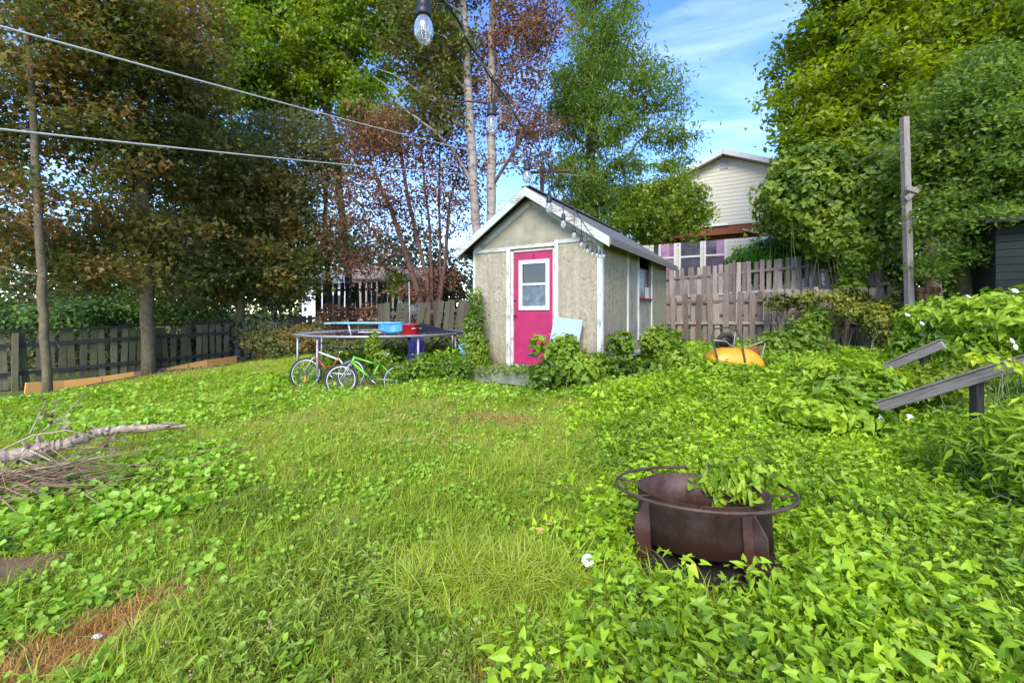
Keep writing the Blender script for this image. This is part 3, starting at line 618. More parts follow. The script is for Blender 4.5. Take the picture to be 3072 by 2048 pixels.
# ------------------------------------------------------------------ fences
_cache = {}
def board_mesh(w_, h_, th, style, mat):
    key = (round(w_, 3), round(h_, 2), th, style, mat.name)
    if key not in _cache:
        c = w_*.22
        if style == 'dog': pts = [(-w_/2, 0), (w_/2, 0), (w_/2, h_-c), (w_/2-c, h_), (-w_/2+c, h_), (-w_/2, h_-c)]
        elif style == 'chip': pts = [(-w_/2, 0), (w_/2, 0), (w_/2, h_-.015), (w_*.1, h_+.008), (-w_*.2, h_-.012), (-w_/2, h_)]
        else: pts = [(-w_/2, 0), (w_/2, 0), (w_/2, h_), (-w_/2, h_)]
        mb = MB(); mb.prism(pts, th, Matrix.Translation((0, -th/2, 0))); _cache[key] = mb.mesh('board', mat)
    return _cache[key]
def fence(name, label, A, B, za, zb, ta, tb, mat, pitch, bw, style='flat', shadow=False, rails=(.2, .5, .85), post_every=2.4, post_h=.05, skip=(), seed=1, lean=0, jit=.012, railmat=None, group=None, tiltj=.012, postmat=None, railside=1, pw=.09):
    """A,B: xy ends; za/zb ground heights; ta/tb board top heights."""
    rg = random.Random(seed); A = Vector(A); B = Vector(B); Ln = (B-A).length; ang = math.atan2(B.y-A.y, B.x-A.x)
    root = empty(name, (A.x, A.y, za), (lean, 0, ang), label, 'fence', group)
    n = int(Ln/pitch)
    for i in range(n):
        s = (i+.5)*pitch
        if any(a <= i <= b for a, b in skip): continue
        f = s/Ln; z0 = (zb-za)*f+.03; z1 = ta+(tb-ta)*f-za; h_ = round((z1-z0)*20)/20
        y = (-.04 if i % 2 else .04) if shadow else -.03*railside
        inst('board', board_mesh(bw, h_, .018, style, mat), root, (s+rg.uniform(-1, 1)*jit, y, z1-h_+rg.uniform(-1, 1)*jit*1.6), (rg.gauss(0, .014), rg.gauss(0, tiltj*1.3), rg.gauss(0, .06)))
    for r_ in rails:
        za_ = (ta-za)*r_; zb_ = (tb-zb)*r_+(zb-za); c = ((0+Ln)/2, 0, (za_+zb_)/2)
        MB().box((0, 0, 0), (math.hypot(Ln, zb_-za_), .036 if not shadow else .055, .075)).build('rail', railmat or mat, root, c, (0, -math.atan2(zb_-za_, Ln), 0))
    k = 0; s = 0.0
    while s <= Ln+.01:
        f = s/Ln; z1 = ta+(tb-ta)*f-za+post_h; z0 = (zb-za)*f-.25
        MB().box((0, 0, (z0+z1)/2), (pw, pw, z1-z0)).build('post', postmat or mat, root, (s, (.075 if not shadow else 0)*railside, 0), (rg.gauss(0, .01), rg.gauss(0, .01), 0))
        s += post_every
    return root
# right, lower shadow-box fence and the taller one on the bank behind it
fence('board_fence', 'lower weathered grey board-on-board fence to the right of the shed', (4.30, 13.7), (9.42, 10.63), .28, .3, 1.94, 2.06, M['grey_wood'], .172, .135, 'dog', True, (.12, .5, .86), 2.05, .06, seed=3)
fence('board_fence', 'upper lilac-grey picket fence on the bank behind the lower one', (4.9, 15.45), (10.26, 12.23), 1.0, 1.25, 2.84, 3.19, wood('lilac_grey_wood', (.33, .275, .24), (.12, .095, .08), 'z', rand=.5), .165, .125, 'flat', True, (.15, .5, .84), 2.45, .10, seed=5)
# left: low mossy picket fence under the maples
g = lambda px, D: ((px-1536)/F*D, D)
fence('picket_fence', 'low mossy dark picket fence under the maples at the left', (-11.6, 7.4), (-7.86, 12.55), -.26, -.02, .93, 1.12, M['moss_wood'], .172, .118, 'flat', False, (.78, .28), 2.3, .0, seed=7, railside=-1, railmat=M['dark_wood'], tiltj=.02, jit=.02)
# top cap rail of that fence
a = Vector((-11.6, 7.4, .97)); bq = Vector((-7.86, 12.55, 1.16)); r0 = [o for o in bpy.data.objects if o.get('label', '').startswith('low mossy')][0]
dv = bq-a; MB().box((0, 0, 0), (dv.length, .05, .05)).build('cap_rail', M['dark_wood'], r0, (dv.length/2, -.02, 1.235+.09), (0, -math.atan2(dv.z, math.hypot(dv.x, dv.y)), 0))
fence('picket_fence', 'short dark stepped fence piece above the stone wall corner', g(868, 13.4), g(985, 13.7), .6, .7, 1.27, 1.42, M['dark_wood'], .17, .12, 'flat', False, (.85, .3), 1.1, .02, seed=9)
fence('picket_fence', 'tall dark picket fence with bright gaps behind the trampoline', g(950, 15.8), g(1210, 16.4), 1.2, 1.2, 2.45, 2.58, M['dark_wood'], .185, .135, 'flat', False, (.8, .25), 2.2, .02, seed=10)
fence('board_fence', 'old leaning mossy board fence behind the trampoline and left of the shed', g(1140, 12.0), g(1425, 13.0), .3, .45, 1.66, 1.80, wood('mossy_grey_boards', (.17, .145, .11), (.05, .042, .032), 'z', stain=(.09, .105, .05), rand=.3), .152, .138, 'chip', False, (.8, .3), 2.3, -.1, seed=12, lean=.12, tiltj=.07, jit=.03)

# dry-stone wall between the two left fences
sw = empty('stone_wall', P(672, 1085, 12.7), math.atan2(.9, 1.9), 'low dry stone retaining wall with leaves on top, left of the trampoline', 'wall')
stone = [simple('field_stone', (.12, .115, .095), .9, var=.5, scale=8, bump=.6), simple('mossy_field_stone', (.085, .10, .05), .9, var=.5, scale=8, bump=.6)]
rg = random.Random(4); smesh = []
for k in range(8):
    mb = MB(); vs = []; 
    for sz in (-1, 1):
        for A in range(6):
            an = A*PI/3+rg.uniform(-.2, .2); q = rg.uniform(.8, 1.05)*(1 if sz < 0 else .88); vs.append((.5*q*math.cos(an), .5*q*math.sin(an), sz*.5*rg.uniform(.8, 1)))
    mb.add(vs, [tuple(range(5, -1, -1)), tuple(range(6, 12))]+[(i, (i+1) % 6, (i+1) % 6+6, i+6) for i in range(6)]); smesh.append(mb.mesh('stone', stone[k % 2]))
z = 0.0
while z < 1.05:
    hh = rg.uniform(.08, .13); x = -.3+rg.uniform(0, .15)
    while x < 2.3:
        ww = rg.uniform(.14, .34)
        inst('stone', rg.choice(smesh), sw, (x+ww/2, rg.uniform(-.04, .04)+z*.12, z+hh/2), (rg.gauss(0, .05), rg.gauss(0, .05), rg.choice((0, PI))+rg.gauss(0, .1)), (ww*1.05, .3, hh*1.02)); x += ww
    z += hh*.96
# orange edging boards lying on edge in front of the left fence
ed = empty('garden_edging', (0, 0, 0), 0, 'row of orange stained edging boards along the foot of the left fence', 'edging')
pts = [(72, 8.75, 1165, 1190), (196, 9.35, 1155, 1180), (306, 9.9, 1143, 1166), (402, 10.4, 1126, 1150), (500, 11.0, 1105, 1136), (566, 11.4, 1098, 1122), (620, 11.75, 1093, 1110), (662, 12.05, 1089, 1104), (712, 12.4, 1082, 1096)]
ed.location = P(72, 1190, 8.75); rg = random.Random(2)
for i in range(len(pts)-1):
    a = P(pts[i][0], pts[i][3], pts[i][1]); c = P(pts[i+1][0], pts[i+1][3], pts[i+1][1]); d = c-a; hb = .22
    MB().box((0, 0, 0), (d.length*.985, .03, hb)).build('board', wood('pinkish_edging_board', (.55, .30, .22), (.34, .16, .12), 'x') if i == 3 else M['orange_wood'], ed, (a+c)/2-ed.location+Vector((0, rg.uniform(-.015, .015), hb*.45+.06)), (0, -math.atan2(d.z, math.hypot(d.x, d.y))+rg.gauss(0, .01), math.atan2(d.y, d.x)+rg.gauss(0, .01)))

# ------------------------------------------------------------------ wood post with wires, far pole
pb = G(2733, 1060); pb = P(2733, 1010, 9.6); post = empty('wooden_post', (pb.x, pb.y, float(H(pb.x, pb.y))), 0, 'tall weathered square wooden post above the vine hedge at the right', 'post')
tp = P(2713, 352, 9.6); zt = tp.z-post.location.z; mb = MB()
R = Euler((0, -math.atan2(pb.x-tp.x, zt), 0)).to_matrix(); mb.box(R @ Vector((0, 0, zt/2)), (.125, .11, zt), R); mb.build('shaft', M['post_wood'], post)
zl = P(2715, 585, 9.6).z-post.location.z
MB().box((-.07, -.10, zl), (.36, .04, .10), (0, -.75, 0)).build('brace', M['post_wood'], post); MB().box((-.10, -.145, zl+.08), (.26, .035, .10), (0, .3, 0)).build('brace', M['post_wood'], post)
pp = P(1626, 720, 14.0); pole = empty('utility_pole', (pp.x, pp.y, float(H(pp.x, pp.y))), 0, 'thin brown utility pole with a crossarm behind the shed roof', 'pole')
zt = P(1626, 508, 14.0).z-pole.location.z
MB().tube([(0, 0, -.2), (0, 0, zt)], .065, 8).build('shaft', M['bark_red'], pole); MB().box((.1, -.14, zt-.12), (1.5, .07, .075), (0, -.06, 0)).build('crossarm', M['bark_red'], pole)
def wire(name, label, c0, c1, r, mat, sag=0):
    p0 = P(*c0); p1 = P(*c1); mb = MB(); n = 40; pts = []
    for i in range(n+1):
        t_ = i/n; q = p0.lerp(p1, t_); q.z -= sag*4*t_*(1-t_); pts.append(q-p0)
    o = mb.tube(pts, r, 5).build(name, mat, None, p0); tag(o, label, 'cable')
pale = simple('pale_cable_sheath', (.55, .52, .47), .5, var=.1, scale=20, bump=0)
wire('overhead_cable', 'upper pale cable running from the top left to the pole', (-400, -30, 1.25), (1600, 480, 13.8), .0042, pale, .10)
wire('overhead_cable', 'lower pale cable running from the left edge to the pole', (-400, 345, 1.35), (1585, 520, 13.8), .0042, pale, .10)
wire('thin_wire', 'thin wire running down from the wooden post, higher of two', (2708, 398, 9.55), (2500, 520, 13.0), .006, pale, .1)
wire('thin_wire', 'thin wire running down from the wooden post, lower of two', (2710, 440, 9.55), (2480, 590, 13.0), .006, pale, .1)
wire('thin_wire', 'faint cable crossing the sky right of the tree toward the white house', (1660, 520, 13.8), (2300, 545, 30), .008, pale, .2)

# ------------------------------------------------------------------ white house on the bank
hp = P(2172, 460, 22.0); gz = float(H(hp.x, hp.y)); house = empty('white_house', (hp.x, hp.y, gz), FA, 'white house with horizontal siding and shallow gable beyond the fences', 'house')
HR = hp.z-gz; hw = 4.4; hs = .40
sid = simple('white_siding', (.57, .545, .44), .6, var=.05, scale=2, bump=0)
MB().prism([(-hw, 0), (hw, 0), (hw, HR-hw*hs-.15), (0, HR-.15), (-hw, HR-hw*hs-.15)], 8).build('wall', simple('grey_sheathing', (.5, .5, .47), .8), house)
z = 1.2; ch = .185
while z < HR-.3:
    wdt = hw if z+ch < HR-.15-hw*hs else min(hw, (HR-.15-z-ch)/hs)
    if wdt > .1: MB().box((0, -.016, z+ch/2), (wdt*2, .02, ch), (-.09, 0, 0)).build('siding_board', sid, house)
    z += ch
rf = simple('lilac_grey_roof_edge', (.52, .50, .53), .6, var=.1); 
for s in (-1, 1):
    an = math.atan(hs)*s; Lr = (hw+.5)/math.cos(math.atan(hs)); cx = s*(hw+.5)/2; cz = HR-(hw+.5)/2*hs
    MB().box((cx, 3.8, cz), (Lr, 8.5, .10), (0, an, 0)).build('roof', simple('grey_shingle', (.16, .16, .17), .9), house)
    MB().box((cx, -.48, cz-.05), (Lr, .03, .22), (0, an, 0)).build('rake_board', rf, house)
    MB().box((cx, -.24, cz-.12), (Lr-.1, .44, .02), (0, an, 0)).build('soffit', sid, house)
v = MB(); v.box((0, -.04, HR-.55), (.36, .04, .46)); v.build('gable_vent', simple('grey_louvre', (.36, .35, .36), .7), house)
wf = M['vinyl']; wz0, wz1 = 2.35, P(2100, 722, 23).z-gz
bays = [(-3.05, -2.28, (.36, .17, .29)), (-2.05, -1.02, (.09, .09, .11)), (-.86, .08, (.13, .10, .14))]
for i, (a, b_, c) in enumerate(bays):
    wn = MB(); zc = (wz0+wz1)/2
    for x in (a, b_): wn.box((x, -.06, zc), (.11, .07, wz1-wz0+.1))
    for zz in (wz0, wz1, zc+.1): wn.box(((a+b_)/2, -.058, zz), (b_-a, .065, .09))
    o = wn.build('window', wf, house); MB().box(((a+b_)/2, -.045, zc), (b_-a, .02, wz1-wz0)).build('pane', glass('window_glass_%s' % 'abc'[i], c, .12, 1.2), o)
    if i != 1: MB().box((a+.28 if i == 0 else b_-.2, -.066, zc+.45), (.42, .015, .85)).build('curtain', simple('pink_curtain', (.42, .24, .35), .9, var=.3, scale=4), o)
# reddish wooden patio cover in front of the house
cv = P(2318, 668, 17.5); gz2 = float(H(cv.x, cv.y)); cov = empty('patio_cover', (cv.x, cv.y, gz2), FA, 'reddish brown wooden patio roof beam in front of the white house', 'canopy')
zc = cv.z-gz2; Lc = 5.2
MB().box((-Lc/2, 0, zc-.14), (Lc, .06, .32)).build('beam', M['deck_wood'], cov); MB().box((-Lc/2, .35, zc-.34), (Lc-.1, .06, .22)).build('beam', M['deck_wood'], cov)
MB().box((-Lc/2-.15, .9, zc+.05), (Lc-.5, 1.9, .03)).build('roof_sheet', M['deck_wood'], cov)
MB().box((-Lc/2-.75, -.06, zc+.10), (Lc-1.6, .10, .10)).build('gutter', M['vinyl'], cov)
for x in (-.08, -Lc+.1): MB().box((x, .02, (zc-.2)/2), (.11, .11, zc-.2)).build('post', M['deck_wood'], cov)
MB().box((-.55, -.05, zc-.33), (1.05, .05, .08), (0, .32, 0)).build('brace', wood('pale_brace_wood', (.42, .33, .24), (.24, .18, .12), 'x'), cov)
# houses far off behind the left trees
for (px, D, wd, zt, c, rc, lab) in ((1055, 32, 3.6, 806, (.62, .65, .70), (.22, .25, .36), 'distant pale house with a blue-grey roof seen between the trunks'),
                                 (1190, 30, 3.4, 790, (.60, .52, .42), (.36, .25, .17), 'distant house with an orange-tan roof left of the shed'),
                                 (20, 26, 4.5, 905, (.45, .48, .48), (.30, .32, .34), 'distant low grey roof seen over the left fence')):
    q = P(px, zt, D); gq = float(H(q.x, q.y)); hh = q.z-gq; hs_ = empty('distant_house', (q.x, q.y, gq), .3, lab, 'house')
    MB().box((0, 2, (hh-1.0)/2), (wd*1.8, 4, max(.4, hh-1.0))).build('wall', simple('far_wall', c, .8), hs_)
    mb = MB(); mb.prism([(-.3, 0), (4.3, 0), (2, 1.1)], wd*1.9, Matrix.Rotation(PI/2, 4, 'Z') @ Matrix.Translation((0, -wd*.95, max(0, hh-1.1)))); mb.build('roof', simple('far_roof', rc, .9), hs_)
    for x in (-1.2, .8): MB().box((x, -.03, (hh-1)*.55), (.8, .05, .8)).build('window', glass('far_window', (.08, .09, .1)), hs_)
# dark plank building at the far right
dk = P(3010, 870, 8.3); dz = float(H(dk.x, dk.y)); dbd = empty('dark_outbuilding', (dk.x, dk.y, dz), math.radians(-35), 'dark green-black plank outbuilding at the right edge behind the hedge', 'shed')
dm = wood('black_green_planks', (.022, .032, .028), (.007, .010, .009), 'x', rand=.4)
hgt = P(2990, 650, 8.3).z-dz
for k in range(int(hgt/.14)): MB().box((1.6, 0, .07+k*.14), (3.4, .03, .128), (.12, 0, 0)).build('plank', dm, dbd)
MB().box((1.6, 1.0, hgt/2), (3.3, 1.9, hgt-.05)).build('wall', M['dark_wood'], dbd); MB().box((1.6, .9, hgt+.05), (3.8, 2.5, .08), (.12, 0, 0)).build('roof', M['dark_wood'], dbd)
# little stack of logs beside the post
lg = P(2762, 905, 9.9); ls = empty('log_stack', (lg.x, lg.y, lg.z-.25), 0, 'small stack of cut brown logs just right of the tall post', 'logs')
lm = simple('cut_log', (.22, .12, .07), .9, var=.4, scale=10, bump=.4)
for r_ in range(4):
    for c in range(3): MB().lathe([(.0, -.2), (.075, -.2), (.075, .2), (.0, .2)], 9, (-.17+c*.16+(r_ % 2)*.04, 0, .08+r_*.14), Matrix.Rotation(PI/2, 4, 'X')).build('log', lm, ls)
# ------------------------------------------------------------------ fire pit
FC = Vector((1.10, 2.62, 0)); zr = .385; tilt = math.radians(6.2)
pit = empty('fire_pit', (FC.x, FC.y, .12), (0, 0, 0), 'rusty round steel fire pit with an outer rail, bindweed over its far rim', 'fire pit')
RT = Matrix.Rotation(-tilt, 4, 'X'); zo = zr-.12; TR = Matrix.Translation((0, 0, zo)) @ RT      # rim plane frame (origin at rim centre)
r1, hd = .355, .262
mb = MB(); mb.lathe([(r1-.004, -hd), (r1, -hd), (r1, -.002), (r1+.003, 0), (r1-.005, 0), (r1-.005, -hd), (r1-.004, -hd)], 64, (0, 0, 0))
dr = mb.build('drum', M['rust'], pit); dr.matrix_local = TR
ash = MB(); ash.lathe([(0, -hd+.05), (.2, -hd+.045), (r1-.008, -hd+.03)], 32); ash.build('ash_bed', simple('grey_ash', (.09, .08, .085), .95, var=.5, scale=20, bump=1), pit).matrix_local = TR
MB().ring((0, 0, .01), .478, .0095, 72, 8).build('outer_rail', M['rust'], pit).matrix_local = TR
for k in range(8):
    A = math.radians(22+45*k); u = Vector((math.cos(A), math.sin(A), 0))
    MB().tube([u*(r1-.002)+Vector((0, 0, -.004)), u*.470+Vector((0, 0, .006))], .0055, 6).build('spoke', M['rust'], pit).matrix_local = TR
for k, A in enumerate((-72, 18, 108, 198)):
    A = math.radians(A); R4 = Matrix.Rotation(A, 4, 'Z')
    pts = [(r1+.002, -.035), (r1+.022, -.035), (r1+.095, -.125), (r1+.095, -.33), (r1-.005, -.33), (r1+.002, -.1)]
    mb = MB(); mb.prism(pts, .008, Matrix.Translation((0, -.004, 0))); mb.box((r1+.006, -.03, -.2), (.006, .06, .31)); o = mb.build('leg', M['rust'], pit); o.matrix_local = TR @ R4

# ------------------------------------------------------------------ trampoline and what lies on and under it
TC = Vector((-2.66, 9.3, 0)); tz = 1.0; tg = float(H(TC.x, TC.y))
tr = empty('trampoline', (TC.x, TC.y, tg), 0, 'old round trampoline with a grey steel rim and sagging dark mat', 'trampoline')
hz = tz-tg; RR = 1.64
MB().ring((0, 0, hz), RR, .024, 72, 8).build('rim', M['zinc'], tr)
mb = MB(); seg = 60; vs = [(0, 0, hz-.07)]
for i in range(1, 7):
    for k in range(seg): A = 2*PI*k/seg; rr = 1.43*i/6; vs.append((rr*math.cos(A), rr*math.sin(A), hz-.07+.06*(i/6)**2+.006*math.sin(5*A+i)))
fs = [(0, 1+k, 1+(k+1) % seg) for k in range(seg)]+[(1+i*seg+k, 1+(i+1)*seg+k, 1+(i+1)*seg+(k+1) % seg, 1+i*seg+(k+1) % seg) for i in range(5) for k in range(seg)]
mb.add(vs, fs, True).build('mat', simple('dusty_black_mat', (.05, .047, .045), .85, var=.5, scale=4, bump=.2), tr)
mb = MB()
for k in range(84): A = 2*PI*k/84; u = Vector((math.cos(A), math.sin(A), 0)); mb.tube([u*1.425+Vector((0, 0, hz-.008)), u*1.62+Vector((0, 0, hz))], .009, 4)
mb.build('springs', M['zinc'], tr)
for A in (-158, -118, -52, -15, 35, 75, 115, 160):
    A = math.radians(A); u = Vector((math.cos(A), math.sin(A), 0))*1.60; gg = float(H(TC.x+u.x, TC.y+u.y))-tg
    MB().tube([u+Vector((0, 0, hz)), u+Vector((0, 0, gg-.08))], .024, 7).build('leg', M['zinc'], tr)
# leaf litter on the mat
rng = np.random.default_rng(5); n_ = 420; a_ = rng.random(n_)*2*PI; q_ = np.sqrt(rng.random(n_))*1.35
Pn = np.stack([q_*np.cos(a_), q_*np.sin(a_), np.full(n_, hz-.02)+rng.random(n_)*.03-.04*(1-(q_/1.4)**2)], 1)
LB = leafmat('fallen_brown_leaves', [(0, (.10, .05, .03)), (.5, (.20, .12, .07)), (1, (.32, .24, .17))], .1, namt=0)
leafcloud('leaf_litter', Pn, np.full(n_, .09), 'maple', rng.random(n_), LB, tr, up=2.5)
mp_ = P(1232, 960, 10.9); pz = empty('metal_pole', (mp_.x, mp_.y, float(H(mp_.x, mp_.y))), 0, 'thin pale upright metal pole behind the trampoline', 'pole')
MB().tube([(0, 0, 0), (-.04, 0, P(1228, 845, 10.9).z-pz.location.z)], .016, 6).build('tube', M['zinc'], pz); MB().lathe([(.03, -.01), (.03, .06), (0, .07)], 8, (0, 0, 0)).build('foot', M['black'], pz)
# low folding table frame with a blue edge
ft = empty('folding_table', (-3.0, 9.2, tz-.03), .05, 'thin low folding frame with a pale blue edge standing on the trampoline', 'table')
blue = simple('pale_blue_paint', (.16, .36, .47), .45, var=.25, scale=5, bump=0); blue2 = simple('bright_blue_plastic', (.02, .19, .45), .4, var=.2, scale=4, bump=.1)
mb = MB(); pts = []
for k in range(40): A = 2*PI*k/40; pts.append((.78*math.copysign(abs(math.cos(A))**.7, math.cos(A)), .36*math.copysign(abs(math.sin(A))**.7, math.sin(A)), .235))
mb.tube(pts, .016, 6, closed=True).build('edge_tube', blue, ft)
MB().box((-.1, 0, .228), (1.25, .6, .012)).build('top_panel', simple('pale_table_panel', (.44, .48, .50), .5, var=.1), ft)
for x, y in ((-.25, -.3), (.42, -.3), (-.25, .3), (.42, .3)): MB().tube([(x, y, .23), (x+.06, y, 0)], .014, 6).build('leg', M['white_metal'], ft)
MB().tube([(-.05, -.31, .06), (.62, -.31, .06)], .01, 6).build('crossbar', M['white_metal'], ft)
sh = MB(); vs = []; nu, nv = 10, 5
for j in range(nv):
    for i in range(nu): u, v_ = i/(nu-1), j/(nv-1); vs.append((u*.62, -.02*math.sin(u*9)-.1*v_, .22-v_*(.05+.14*math.sin(u*PI*.9+.3))+.01*math.sin(u*14)))
sh.add(vs, [(j*nu+i, j*nu+i+1, (j+1)*nu+i+1, (j+1)*nu+i) for j in range(nv-1) for i in range(nu-1)], True)
o = sh.build('blue_sheet', blue2, None, (-2.62, 8.9, tz-.02)); sd = o.modifiers.new('thickness', 'SOLIDIFY'); sd.thickness = .008; tag(o, 'bright blue plastic sheet slumped beside the folding frame', 'sheet')
pot = empty('red_pot', (*P(1233, 1000, 8.35).xy, tz-.02), 0, 'glossy red round pot standing at the front of the trampoline', 'pot'); redm = simple('red_enamel', (.36, .010, .018), .3, var=.12, scale=4, bump=0, spec=.6)
MB().lathe([(0, 0), (.145, 0), (.158, .02), (.160, .20), (.168, .205), (.166, .215), (.152, .215), (.150, .02), (0, .015)], 28).build('body', redm, pot)
MB().ring((0, 0, .213), .163, .006, 28, 5).build('rim', redm, pot)
for s in (-1, 1): MB().tube([(s*.158, -.04, .14), (s*.20, -.03, .145), (s*.20, .03, .145), (s*.158, .04, .14)], .007, 5).build('handle', M['chrome'], pot)
MB().tube([(.05, -.156, .14), (.09, -.158, .15), (.12, -.12, .14)], .008, 5).build('latch', M['white_metal'], pot)
o = MB().add([(0, -.1, .02), (1.05, -.1, .0), (0, .45, .02), (1.05, .4, 0), (0, -.12, .20), (0, .4, .22), (.5, .1, .09)], [(0, 1, 6, 4), (2, 5, 6, 3), (4, 6, 5), (0, 4, 5, 2), (1, 3, 6), (0, 2, 3, 1)]).build('dark_tarp', simple('dark_navy_cloth', (.010, .011, .026), .8, var=.3, scale=5), None, (-1.85, 8.9, tz-.01))
tag(o, 'dark navy folded tarp sloping down right of the red pot', 'tarp')
nv_ = MB(); vs = []; nu, nv = 12, 8
for j in range(nv):
    for i in range(nu): u, v_ = i/(nu-1), j/(nv-1); vs.append((u*.30+.02*math.sin(v_*6), .03*math.sin(u*16+v_), -v_*.62*(1-.15*math.sin(u*3))))
nv_.add(vs, [(j*nu+i, j*nu+i+1, (j+1)*nu+i+1, (j+1)*nu+i) for j in range(nv-1) for i in range(nu-1)], True)
o = nv_.build('navy_cloth', simple('navy_cloth', (.018, .016, .11), .8, var=.3, scale=4), None, (*P(1222, 1016, 8.2).xy, .96)); sd = o.modifiers.new('thickness', 'SOLIDIFY'); sd.thickness = .01; tag(o, 'navy blue cloth hanging under the trampoline rim behind the bicycles', 'cloth')
# blue folded chair and blue drum in the weeds
bc = empty('folded_chair', P(1398, 1100, 8.0), .3, 'faded blue folded chair frame under the vine left of the shed', 'chair'); bm_ = simple('faded_blue_plastic', (.10, .28, .42), .5, var=.3, scale=6)
MB().tube([(-.12, 0, -.1), (-.05, 0, .2), (.10, .02, .40)], .018, 6).build('leg', bm_, bc); MB().tube([(.06, 0, -.1), (.0, .02, .2), (-.12, .03, .36)], .018, 6).build('leg', bm_, bc)
MB().box((.02, .02, .30), (.26, .05, .05), (0, -.6, 0)).build('seat', bm_, bc); MB().tube([(-.1, .2, .36), (.1, .2, .42), (.16, .1, .30)], .016, 6).build('arm', bm_, bc)
bd = empty('blue_bucket', (*P(1336, 1060, 8.2).xy, .50), (0, 0, 0), 'pale blue bucket half hidden in weeds under the trampoline edge', 'bucket')
MB().lathe([(0, -.28), (.10, -.28), (.135, .05), (.14, .06), (.125, .06), (.095, -.26), (0, -.265)], 20).build('body', simple('light_blue_bucket', (.16, .38, .55), .45, var=.2), bd); MB().tube([(-.135, 0, .03), (-.09, -.08, .12), (.09, -.08, .12), (.135, 0, .03)], .005, 5).build('handle', M['white_metal'], bd)

# ------------------------------------------------------------------ bicycles
def bicycle(name, label, loc, yaw, roll, R, wb, cols, bar=.12):
    fm, fm2, seatm = cols
    root = empty(name, loc, (roll, 0, yaw), label, 'bicycle', 'bicycles lying against the trampoline')
    for s, nm in ((-1, 'front_wheel'), (1, 'rear_wheel')):
        wy = Vector((s*wb/2, 0, R)); wh = empty(nm, wy, (0, 0, .25 if s < 0 else 0)); wh.parent = root
        MB().ring((0, 0, 0), R-.018, .020, 40, 8, 'y').build('tyre', M['rubber'], wh)
        MB().ring((0, 0, 0), R-.043, .010, 40, 6, 'y').build('rim', M['chrome'], wh)
        mb = MB()
        for k in range(20): A = 2*PI*k/20; mb.tube([(.02*math.cos(A+1), (-.02 if k % 2 else .02), .02*math.sin(A+1)), ((R-.045)*math.cos(A), 0, (R-.045)*math.sin(A))], .0018, 3)
        mb.build('spokes', M['chrome'], wh); MB().lathe([(0, -.035), (.018, -.035), (.012, 0), (.018, .035), (0, .035)], 10, (0, 0, 0), Matrix.Rotation(PI/2, 4, 'X')).build('hub', M['chrome'], wh)
    hx = -wb/2+.17; head_t = Vector((hx+.02, 0, 2*R+.13)); head_b = Vector((hx-.01, 0, 2*R+.03)); bb = Vector((.03, 0, R+.02)); st = Vector((.17, 0, 2*R+.06)); rx = Vector((wb/2, 0, R))
    MB().tube([head_b, bb], .021, 8).tube([head_b-Vector((0, 0, .02)), head_t], .022, 8).build('down_tube', fm, root)
    MB().tube([head_t-Vector((0, 0, .02)), st-Vector((.01, 0, .08))], .016, 8).build('top_tube', fm2, root)
    MB().tube([bb, st], .016, 8).build('seat_tube', fm, root)
    mb = MB()
    for y in (-.05, .05): mb.tube([bb, Vector((rx.x, y, rx.z))], .009, 6); mb.tube([st-Vector((0, 0, .06)), Vector((rx.x, y, rx.z))], .009, 6)
    mb.build('rear_stays', fm2, root)
    mb = MB()
    for y in (-.05, .05): mb.tube([head_b, Vector((head_b.x-.02, y, head_b.z-.04)), Vector((-wb/2, y, R))], .012, 6)
    mb.build('fork', simple('fork_paint', (.4, .4, .4), .4, .3), root)
    MB().tube([head_t, head_t+Vector((-.02, 0, .09)), head_t+Vector((-.05, 0, .11))], .013, 6).build('stem', M['black'], root)
    hb = head_t+Vector((-.05, 0, .11)); hbar = MB().tube([hb+Vector((.07, -.27, .05)), hb+Vector((.0, -.12, .03)), hb, hb+Vector((.0, .12, .03)), hb+Vector((.07, .27, .05))], .010, 6).build('handlebar', M['black'], root)
    for s in (-1, 1): MB().tube([hb+Vector((.07, s*.27, .05)), hb+Vector((.045, s*.2, .045))], .016, 8).build('grip', M['rubber'], hbar)
    MB().tube([st, st+Vector((.02, 0, .08))], .012, 6).build('seat_post', M['chrome'], root)
    sp = MB(); prof = [(-.14, .018, .0), (-.08, .03, .012), (0, .05, .014), (.07, .075, .018), (.12, .06, .012)]; vs = []
    for x, hw_, hz_ in prof:
        for y, z_ in ((-hw_, -.012), (-hw_*.7, hz_), (0, hz_+.012), (hw_*.7, hz_), (hw_, -.012)): vs.append(st+Vector((x+.02, y, .10+z_)))
    sp.add(vs, [(i*5+k, i*5+k+1, (i+1)*5+k+1, (i+1)*5+k) for i in range(4) for k in range(4)]+[(0, 5, 10, 15, 20, 24, 19, 14, 9, 4)], True); sp.build('saddle', seatm, root)
    cs = MB(); cs.ring(bb+Vector((0, -.05, 0)), .075, .006, 28, 5, 'y'); cs.ring(bb+Vector((0, -.05, 0)), .03, .008, 16, 5, 'y'); cs.tube([bb+Vector((0, -.05, .07)), bb+Vector((0, -.05, -.07))], .006, 4)
    cs.build('chainring', M['black'], root); ck = MB().tube([bb+Vector((0, -.06, 0)), bb+Vector((.12, -.07, -.09))], .009, 5).tube([bb+Vector((0, .06, 0)), bb+Vector((-.12, .07, .09))], .009, 5).build('cranks', M['chrome'], root)
    for s in (-1, 1): MB().box(bb+Vector((-s*-.12 if s < 0 else -.12, 0, 0))+Vector((0, s*.12, s*.09)), (.08, .07, .02)).build('pedal', M['black'], ck)
    mb = MB(); mb.tube([bb+Vector((0, -.05, .075)), rx+Vector((0, -.05, .035))], .004, 4); mb.tube([bb+Vector((0, -.05, -.075)), rx+Vector((0, -.05, -.035))], .004, 4); mb.build('chain', M['black'], root)
    return root
